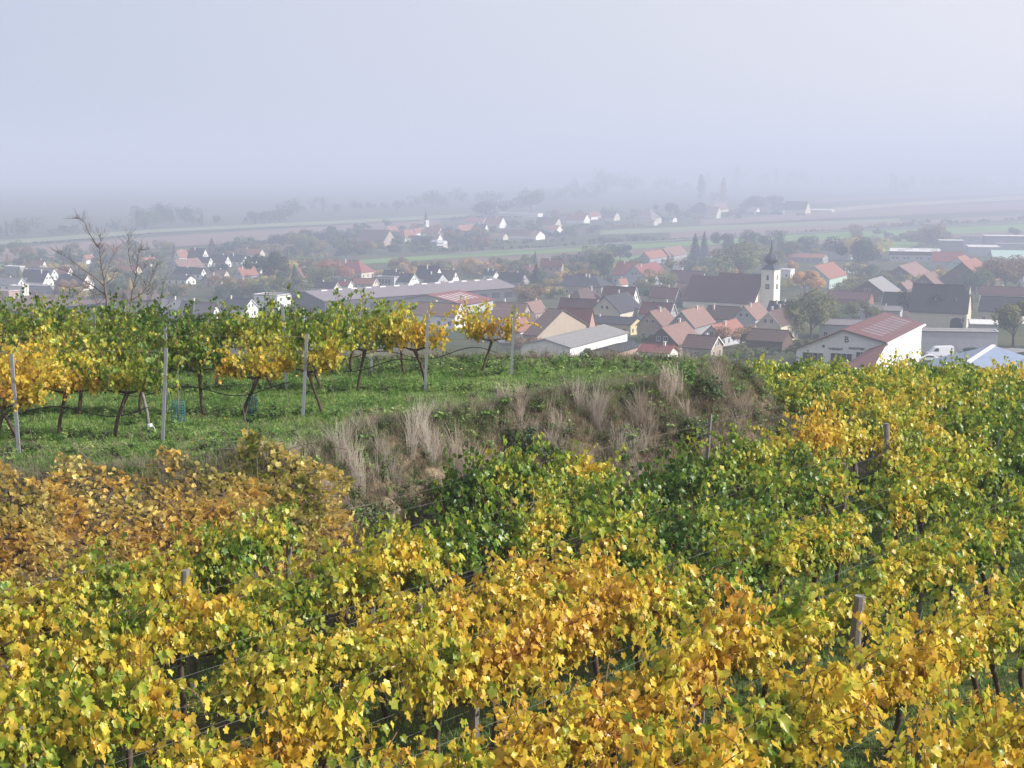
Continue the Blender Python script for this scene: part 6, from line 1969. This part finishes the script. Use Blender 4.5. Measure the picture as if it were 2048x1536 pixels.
SM = {'round': [crown_mesh('round', 71 + i, 1100, .06) for i in range(4)], 'bush': [crown_mesh('bush', 81 + i, 800, .07) for i in range(3)],
      'poplar': [crown_mesh('poplar', 91, 900, .04)], 'conifer': [crown_mesh('conifer', 95 + i, 1000, .042) for i in range(2)]}
TC = {'dark': (.030, .055, .028), 'green': (.07, .11, .035), 'olive': (.17, .18, .055), 'yellow': (.46, .36, .10), 'orange': (.52, .30, .10), 'brown': (.26, .17, .085), 'rust': (.33, .14, .07), 'blue': (.03, .055, .045)}
TW = {'dark': 'dark green', 'green': 'green', 'olive': 'olive', 'yellow': 'yellowing', 'orange': 'orange-leaved', 'brown': 'brownish', 'rust': 'rust-red', 'blue': 'blue-green'}
TREES = []
seen_lab = {}
def near_building(x, y):
    best = sorted(BUILD, key=lambda b: (b[0] - x) ** 2 + (b[1] - y) ** 2)[0]
    dx, dy = x - best[0], y - best[1]
    w = ('right of' if dx > 0 else 'left of') if abs(dx) > abs(dy) * .6 else ('behind' if dy > 0 else 'in front of')
    return w, best[3]
def short(t):
    """keep a building's description to what fits in a label"""
    w = t.split()
    w = w[:6]
    while w[-1] in ('with', 'of', 'the', 'and', 'in', 'at', 'behind', 'left', 'right', 'its', 'a', 'on', 'by', 'to', 'from', 'beside'): w.pop()
    return ' '.join(w).rstrip(',')
def tree(u, vt, hpx, wpx, kind, col, lab=None):
    """vt: photo row of the top, hpx / wpx: size in photo px"""
    x, y, z = place(u, vt + hpx)
    D = y
    H = hpx * D / F; W = wpx * D / F
    far = hpx < 26
    if lab is None:
        w, d = near_building(x, y)
        sz = 'small' if H < 6 else 'tall' if H > 12 else 'mid-sized'
        kn = {'round': 'tree', 'bush': 'bushy tree', 'poplar': 'slender tree', 'conifer': 'conifer'}[kind]
        lab = '%s %s %s %s the %s' % (sz, TW[col], kn, w, short(d))
        c = seen_lab.get(lab, 0); seen_lab[lab] = c + 1
        if c: lab = '%s, %s one' % (lab, ORD[min(c, 38)])
    base = {'round': .82, 'bush': .9, 'poplar': .28, 'conifer': .52}[kind]
    sx = W / base
    rz = R_.uniform(0, 6.28)
    j = R_.uniform(.85, 1.15)
    c4 = tuple(c * j * R_.uniform(.93, 1.07) for c in TC[col]) + (1,)
    nm = {'round': 'tree', 'bush': 'bushy_tree', 'poplar': 'poplar_tree', 'conifer': 'conifer_tree'}[kind]
    if far:
        o = link(nm, SM[kind][R_.randrange(len(SM[kind]))], None, (x, y, z), rz, c4)
        o.scale = (sx, sx, H)
        tag(o, lab, 'tree', 'distant trees of the plain' if y > 1100 else 'trees of the village')
    else:
        o = empty(nm, (x, y, z), rz, lab, 'tree', 'trees of the village')
        o.scale = (sx, sx, H)
        cm, tm = CR[kind][R_.randrange(len(CR[kind]))]
        q = link('crown', cm, o, color=c4); q['kind'] = 'stuff'
        link('trunk', tm, o)
    TREES.append((x, y))
# trees one can point at
for q in [
    (1622, 584, 94, 74, 'round', 'olive', 'largest olive-green tree, right of the church tower'),
    (1660, 622, 48, 50, 'round', 'green', 'green tree under the right side of the largest olive tree'),
    (1706, 600, 46, 54, 'round', 'olive', 'olive tree between the largest tree and the timber gable'),
    (1866, 588, 64, 56, 'round', 'dark', 'dark evergreen in front of the big farmhouse'),
    (2026, 600, 92, 84, 'round', 'olive', 'big olive tree at the right edge beside the farmhouse yard'),
    (1060, 572, 46, 44, 'round', 'brown', 'brownish round tree left of the brown hipped roof'),
    (1480, 488, 74, 84, 'round', 'olive', 'broad yellowish-olive tree behind the church nave'),
    (1536, 500, 46, 50, 'round', 'olive', 'olive tree behind the onion dome'),
    (1390, 468, 56, 34, 'conifer', 'dark', 'tall dark conifer right of the pinkish roof by the field, left one'),
    (1408, 464, 50, 26, 'conifer', 'dark', 'tall dark conifer by the field, right one of two'),
    (1447, 468, 42, 34, 'round', 'dark', 'dark rounded tree right of the two tall conifers'),
    (1510, 464, 44, 46, 'round', 'dark', 'dark round tree left behind the onion dome'),
    (1716, 478, 58, 56, 'round', 'dark', 'dark green round tree beside the green meadow'),
    (1560, 462, 38, 26, 'conifer', 'dark', 'dark conifer behind the onion dome'),
    (1610, 474, 34, 28, 'round', 'dark', 'dark tree behind the long thin orange roof'),
    (1572, 484, 40, 48, 'round', 'olive', 'olive tree behind the white flat garage'),
    (1866, 450, 44, 42, 'round', 'brown', 'brown-olive tree behind the low pale factory roof'),
    (1610, 540, 50, 48, 'round', 'orange', 'orange-leaved tree in front of the pale green house'),
    (1700, 556, 34, 60, 'bush', 'yellow', 'yellow bushes right of the pale green house'),
    (1750, 538, 34, 54, 'bush', 'olive', 'yellow-green bushes below the white factory'),
    (1790, 542, 34, 50, 'bush', 'olive', 'bright olive bushes left of the farmhouse ridge'),
    (1886, 530, 36, 40, 'bush', 'yellow', 'yellow tree left of the tall dark gable'),
    (1950, 540, 48, 60, 'round', 'green', 'green tree growing in front of the orange roof'),
    (2010, 514, 66, 78, 'round', 'brown', 'big brown-green tree in front of the pale green hall'),
    (2044, 530, 50, 40, 'round', 'brown', 'brown tree cut by the right edge'),
    (1208, 510, 56, 40, 'round', 'green', 'tall green tree left of the grey gable with three windows'),
    (1240, 490, 32, 32, 'round', 'dark', 'dark round tree at the edge of the ploughed field'),
    (1072, 528, 50, 38, 'conifer', 'dark', 'broad dark conifer left of the tall beige house'),
    (1070, 502, 34, 14, 'conifer', 'dark', 'narrow dark conifer behind the maroon roof'),
    (1138, 526, 26, 26, 'round', 'orange', 'small orange tree right of the tall beige house'),
    (1036, 516, 30, 36, 'bush', 'yellow', 'yellowish bush behind the dark roof at centre'),
    (1326, 542, 44, 40, 'round', 'olive', 'olive tree right of the grey gable with windows'),
    (1300, 570, 40, 40, 'round', 'green', 'dark green tree left of the low maroon roof'),
    (1482, 652, 44, 50, 'round', 'brown', 'brownish tree in the front row below the nave'),
    (1500, 682, 40, 56, 'bush', 'olive', 'olive bush in front of the long dark shed'),
    (1605, 668, 36, 40, 'bush', 'olive', 'olive bush left of the winery gable'),
    (1172, 688, 30, 46, 'bush', 'green', 'green bush in front of the corrugated barn'),
    (1050, 672, 44, 44, 'round', 'brown', 'brownish tree in front of the near-left cottage'),
    (1088, 668, 36, 40, 'bush', 'green', 'green bush left of the corrugated barn'),
    (1296, 660, 34, 28, 'bush', 'green', 'green bush right of the yellow wall'),
    (1932, 690, 22, 46, 'bush', 'dark', 'dark hedge-like bush right of the white van'),
    (1300, 704, 22, 40, 'bush', 'dark', 'dark bush at the foot of the low red roof'),
    (1400, 700, 22, 60, 'bush', 'dark', 'dark hedge below the brownish front roof'),
    (540, 508, 72, 50, 'round', 'dark', 'big dark tree left of the tan gabled house'),
    (590, 530, 56, 30, 'conifer', 'dark', 'dark conifer right of the tan gabled house'),
    (664, 520, 46, 44, 'round', 'rust', 'reddish brown tree left of the big faded red roof'),
    (636, 534, 40, 46, 'round', 'olive', 'olive tree left of the reddish brown tree'),
    (424, 476, 26, 22, 'conifer', 'dark', 'small dark conifer behind the tall pointed white gable'),
    (348, 487, 32, 14, 'conifer', 'dark', 'narrow dark conifer left of the bright orange roof'),
    (484, 474, 24, 40, 'round', 'green', 'green tree behind the long faded red roof'),
    (456, 480, 20, 20, 'bush', 'dark', 'small dark tree left of the green one'),
    (552, 470, 30, 34, 'round', 'dark', 'dark tree on the edge of the reddish field'),
    (580, 472, 26, 24, 'round', 'dark', 'second dark tree on the edge of the reddish field'),
    (642, 464, 24, 34, 'round', 'dark', 'third dark tree on the edge of the reddish field'),
    (980, 403, 32, 46, 'round', 'dark', 'dark far tree pair left of the pale round tree'),
    (964, 404, 30, 24, 'round', 'dark', 'left half of the dark far tree pair'),
    (1062, 383, 42, 50, 'round', 'green', 'large pale round tree on the far skyline'),
    (1402, 350, 52, 17, 'poplar', 'green', 'tall poplar on the far skyline, the greener one'),
    (1446, 356, 46, 14, 'poplar', 'brown', 'slim brown poplar right of the green poplar'),
    (1436, 384, 20, 20, 'round', 'brown', 'small brown tree at the foot of the slim poplar'),
    (1338, 408, 26, 26, 'round', 'dark', 'dark far tree beside the tiny white gabled house'),
    (1520, 394, 28, 54, 'round', 'dark', 'dark far trees left of the farmyard'),
    (1784, 350, 34, 9, 'poplar', 'orange', 'pale orange poplar in the far tree row'),
    (915, 458, 26, 40, 'round', 'dark', 'dark tree below the house with bright white wall'),
    (842, 472, 28, 36, 'round', 'dark', 'dark tree in front of the big orange hipped roof'),
    (1290, 548, 30, 30, 'bush', 'olive', 'olive bush under the grey gable'),
    (1420, 585, 22, 30, 'bush', 'green', 'green bush behind the right cottage'),
    ]:
    tree(*q)
# gardens between the houses, filled where no building stands
KEEP = [(1504, 470, 1572, 625), (1590, 618, 1842, 745), (1842, 680, 1912, 720), (1840, 560, 1972, 640), (611, 556, 1000, 606), (1245, 512, 1318, 566), (1608, 518, 1686, 575),
        (836, 412, 862, 468), (1288, 608, 1425, 672), (1760, 490, 1870, 540), (1926, 465, 2010, 520), (1385, 556, 1525, 625), (1060, 640, 1270, 700), (330, 512, 425, 560), (845, 575, 975, 632)]
CNT = {'tree': 60, 'bushy_tree': 14}
def fill(n, u0, u1, v0, v1, hp, kinds, cols, seed, top=None, slope=0.0, sep=.36):
    r = random.Random(seed)
    for i in range(n):
        u = r.uniform(u0, u1); v = r.uniform(v0, v1) + slope * (u - u0)
        h = r.uniform(*hp)
        x, y, z = place(u, v)
        if any((x - b[0]) ** 2 + (y - b[1]) ** 2 < (b[2] * .62 + 1.0) ** 2 for b in BUILD): continue
        if any((x - t[0]) ** 2 + (y - t[1]) ** 2 < (h * y / F * sep) ** 2 for t in TREES): continue
        kd = r.choice(kinds)
        nm_ = {'round': 'tree', 'bush': 'bushy_tree'}.get(kd, 'o')
        if CNT.get(nm_, 0) >= 292: continue
        h *= 1.12
        w = h * {'round': 1.0, 'bush': 1.35, 'poplar': .3, 'conifer': .6}[kd] * r.uniform(.8, 1.2)
        if any(u + w * .5 > q[0] and u - w * .5 < q[2] and v > q[1] and v - h < q[3] for q in KEEP): continue
        if any(u + w * .3 > q[0] and u - w * .3 < q[2] and v - h < q[3] - 4 and v > q[1] and y < q[4] for q in HB) and r.random() < .88: continue
        CNT[nm_] = CNT.get(nm_, 0) + 1
        tree(u, v - h, h, w, kd, r.choice(cols))
mix = ['dark', 'green', 'olive', 'olive', 'brown', 'yellow', 'yellow', 'green']
fill(110, 1010, 1480, 530, 600, (18, 36), ['round', 'bush'], mix, 8)
fill(110, 1440, 1800, 520, 600, (18, 38), ['round', 'bush'], ['olive', 'yellow', 'orange', 'brown', 'green'], 9)
fill(80, 1700, 2048, 540, 630, (18, 34), ['round', 'bush'], ['olive', 'yellow', 'brown', 'green'], 10)
fill(30, 1000, 1560, 620, 720, (18, 34), ['round', 'bush'], ['olive', 'green', 'brown'], 11)
fill(26, 600, 950, 590, 640, (24, 44), ['round', 'bush'], ['green', 'olive', 'dark'], 13)
fill(40, 1700, 2048, 470, 500, (12, 22), ['round', 'bush'], ['olive', 'brown', 'green'], 12)
fill(30, 1480, 1720, 496, 520, (14, 24), ['round', 'bush'], ['dark', 'olive', 'brown'], 14)
fill(110, 0, 330, 548, 605, (18, 36), ['round', 'bush', 'conifer'], mix, 1)
fill(120, 330, 640, 548, 600, (20, 42), ['round', 'bush'], mix, 3)
fill(80, 640, 1060, 545, 566, (16, 26), ['round', 'bush'], ['orange', 'yellow', 'olive', 'brown'], 5, slope=-.01)
fill(70, 560, 1010, 488, 520, (14, 30), ['round', 'bush', 'round'], ['dark', 'green', 'dark', 'olive', 'brown'], 4, slope=-.03)
fill(110, 0, 640, 512, 548, (14, 28), ['round', 'bush', 'conifer'], ['dark', 'green', 'brown', 'olive'], 2, slope=-.03)
fill(60, 700, 1250, 452, 486, (9, 18), ['round', 'bush'], ['dark', 'green', 'brown', 'dark'], 6, slope=-.02)
fill(50, 1080, 1480, 432, 452, (8, 16), ['round', 'bush'], ['dark', 'green', 'brown'], 7, slope=-.03)
fill(30, 1480, 1620, 408, 432, (7, 14), ['round', 'bush'], ['dark', 'green'], 15)

# far woods that read as one mass, and hedges along the field strips
def mass(name, lab, line, hpx, n, col, size, thick=10):
    r = np.random.default_rng(int(line[0][0] * 3 + line[0][1] * 7 + 1000))
    V, LV = [], []
    pts = np.array(line, float)
    seg = np.hypot(*np.diff(pts, axis=0).T); cum = np.concatenate([[0], np.cumsum(seg)])
    n = int(n * 1.5); nl = max(6, int(cum[-1] / (hpx * (.3 if name == 'far_woods' else .5))))
    for i in range(nl):
        t = r.uniform(0, cum[-1]); u = np.interp(t, cum, pts[:, 0]); v = np.interp(t, cum, pts[:, 1]) + r.uniform(-1, 1)
        x, y, z = place(u, v)
        s = y / F; H = hpx * s * r.uniform(.6, 1.1) * (.75 + .35 * math.sin(u * .021 + 1) + .15 * math.sin(u * .09)); W = H * r.uniform(.5, 1.0)
        y += r.uniform(-thick, thick)
        m = n // nl
        P, N, lobe = crown_np('round' if r.random() < .8 else 'poplar', int(r.integers(1e6)), m)
        P = P * np.array([W * 1.2, W * 1.2, H]) + np.array([x, y, gz1(x, y)])
        N /= np.linalg.norm(N, axis=1, keepdims=True)
        A = np.cross(N, r.normal(0, 1, (m, 3))); A /= np.linalg.norm(A, axis=1, keepdims=True); B = np.cross(N, A)
        q = size * s * r.uniform(.6, 1.3, m)[:, None]
        V.append(np.stack([P + A * q, P - A * q * .5 + B * q * .8, P - A * q * .5 - B * q * .8], 1).reshape(-1, 3)); LV.append(np.repeat(np.clip(lobe * .7 + r.uniform(0, .5), 0, 1), 3))
    V = np.concatenate(V); T = np.arange(len(V)).reshape(-1, 3)
    o = link(name, np_mesh(name, V, T, M_crown, {'lv': np.concatenate(LV)}), color=TC[col] + (1,))
    tag(o, lab, kind='stuff')
mass('far_woods', 'hazy wood beyond the left fields', [(-100, 482), (100, 470), (270, 462), (330, 456)], 34, 9000, 'green', 1.6, 40)
mass('far_woods', 'clumps of tall trees fading in haze left of centre', [(270, 458), (380, 453), (480, 448), (590, 444)], 42, 12000, 'dark', 1.6, 40)
mass('far_woods', 'faint wood line behind the small church', [(560, 432), (800, 418), (1000, 406), (1200, 398)], 32, 12000, 'green', 1.6, 60)
mass('far_woods', 'faintest wood line at the horizon', [(1050, 392), (1300, 384), (1500, 376), (1720, 368)], 40, 12000, 'green', 1.6, 100)
mass('far_woods', 'faded row of trees right of the far farmyard', [(1750, 384), (1850, 381), (1950, 376), (2150, 368)], 34, 12000, 'brown', 1.2, 60)
mass('far_woods', 'palest woods over the right horizon', [(1450, 362), (1700, 356), (1900, 350), (2150, 346)], 42, 9000, 'green', 1.6, 100)
mass('hedge', 'dark scrub hedge along the far side of the green strip', [(880, 505), (1000, 500), (1150, 492), (1330, 480)], 12, 7000, 'dark', 1.3, 6)
mass('hedge', 'scrub hedge crossing behind the church village', [(1330, 480), (1480, 474), (1600, 466), (1800, 452)], 9, 6000, 'brown', 1.3, 5)
mass('hedge', 'low bushes at the right end of the green strip', [(1800, 454), (1900, 448), (2000, 442), (2140, 436)], 11, 6000, 'dark', 1.3, 5)
mass('hedge', 'orange and yellow hedge behind the lilac hall', [(700, 556), (840, 546), (960, 540), (1060, 536)], 22, 9000, 'orange', 1.3, 8)
mass('hedge', 'dark bushes below the far village orange roofs', [(760, 500), (900, 494), (1020, 488), (1130, 482)], 14, 7000, 'dark', 1.3, 8)
mass('hedge', 'thin hedge across the left fields', [(-60, 500), (60, 490), (200, 478), (300, 470)], 5, 3000, 'dark', 1.2, 5)

# low garden growth between the houses, too mixed to count
for lab, line, hp, n, col in [
    ('dark garden shrubbery behind the lilac hall', [(620, 566), (760, 562), (900, 556)], 9, 5000, 'green'),
    ('mixed garden growth among the left houses', [(0, 556), (120, 566), (230, 570), (340, 566)], 8, 5000, 'green'),
    ('mixed olive garden growth below the bare trees', [(190, 590), (300, 584), (400, 578), (600, 580)], 13, 8000, 'olive'),
    ('dark gardens among the white gables on the left', [(300, 532), (400, 527), (520, 522), (620, 526)], 6, 4000, 'dark'),
    ('thick dark gardens of the left village edge', [(60, 528), (250, 516), (420, 506), (620, 498)], 8, 7000, 'dark'),
    ('dark trees and gardens left of the far village', [(600, 500), (700, 490), (780, 484), (860, 482)], 12, 8000, 'dark'),
    ('brown-green gardens at the foot of the far village', [(880, 474), (1000, 470), (1140, 462), (1280, 452)], 6, 6000, 'brown'),
    ('dim gardens of the far village skyline', [(900, 440), (1050, 434), (1250, 426), (1400, 420)], 5, 5000, 'dark'),
    ('gardens around the far farmyard', [(1380, 432), (1450, 430), (1560, 428), (1640, 424)], 6, 4000, 'dark'),
    ('gardens behind the conifers and the ploughed field', [(1010, 548), (1120, 540), (1230, 534), (1330, 524)], 14, 6000, 'olive'),
    ('gardens left of the onion dome', [(1330, 532), (1400, 528), (1460, 530), (1520, 524)], 12, 6000, 'brown'),
    ('gardens between nave and cottages', [(1290, 590), (1350, 598), (1385, 600)], 12, 3000, 'green'),
    ('yellowing gardens right of the green house', [(1690, 582), (1740, 580), (1800, 572), (1880, 566)], 18, 6000, 'yellow'),
    ('green gardens behind the green house', [(1560, 522), (1620, 520), (1700, 518), (1760, 520)], 11, 5000, 'dark'),
    ('gardens around the factory', [(1740, 545), (1800, 552), (1880, 556)], 12, 4000, 'olive'),
    ('scrub below the cottages at the skyline of the terrace', [(1040, 712), (1200, 722), (1340, 720), (1500, 712), (1600, 706)], 16, 8000, 'green'),
    ('scrub between barn and cottages', [(1180, 672), (1290, 690), (1330, 700)], 12, 3000, 'green')]:
    mass('garden_shrubbery', lab, line, hp, n, col, 1.4, 4)
m, nt, b_ = nodes('pale_asphalt')
nt.links.new(ramp(nt, [(.3, (.16, .16, .165)), (.7, (.24, .24, .245))], noise(nt, .3, 3, geo_pos(nt))), b_.inputs['Base Color'])
b_.inputs['Roughness'].default_value = .95
for lab, pl, wd in [('pale village street beside the tall beige house', [(985, 592), (1050, 583), (1120, 575), (1160, 571)], 7), ('yard lane in front of the long grey yard building', [(1840, 722), (1900, 716), (1975, 708), (2060, 700)], 10),
                    ('country road crossing the plain behind the church village', [(900, 511), (1150, 496), (1400, 479), (1700, 463), (2060, 446)], 6)]:
    v_, f_ = [], []
    P_ = [place(*q) for q in pl]
    Q_ = []
    for i in range(len(P_) - 1):
        for k in range(8): Q_.append(tuple(P_[i][c] + (P_[i + 1][c] - P_[i][c]) * k / 8 for c in range(2)))
    Q_.append(P_[-1][:2])
    for i, (x, y) in enumerate(Q_):
        a_, c_ = Q_[max(0, i - 1)], Q_[min(len(Q_) - 1, i + 1)]
        dx, dy = c_[0] - a_[0], c_[1] - a_[1]; l_ = math.hypot(dx, dy)
        for s_ in (-1, 1):
            xx, yy = x - dy / l_ * wd / 2 * s_, y + dx / l_ * wd / 2 * s_
            v_.append((xx, yy, gz1(xx, yy) + 1.3 if 'country' in lab else gz1(xx, yy) + .35))
    f_ = [(2 * i, 2 * i + 1, 2 * i + 3, 2 * i + 2) for i in range(len(Q_) - 1)]
    b = MB(); b.add(v_, f_); tag(b.build('road', m), lab, kind='structure')
make_haze()
print('trees', len(TREES), 'objects', len(bpy.data.objects))
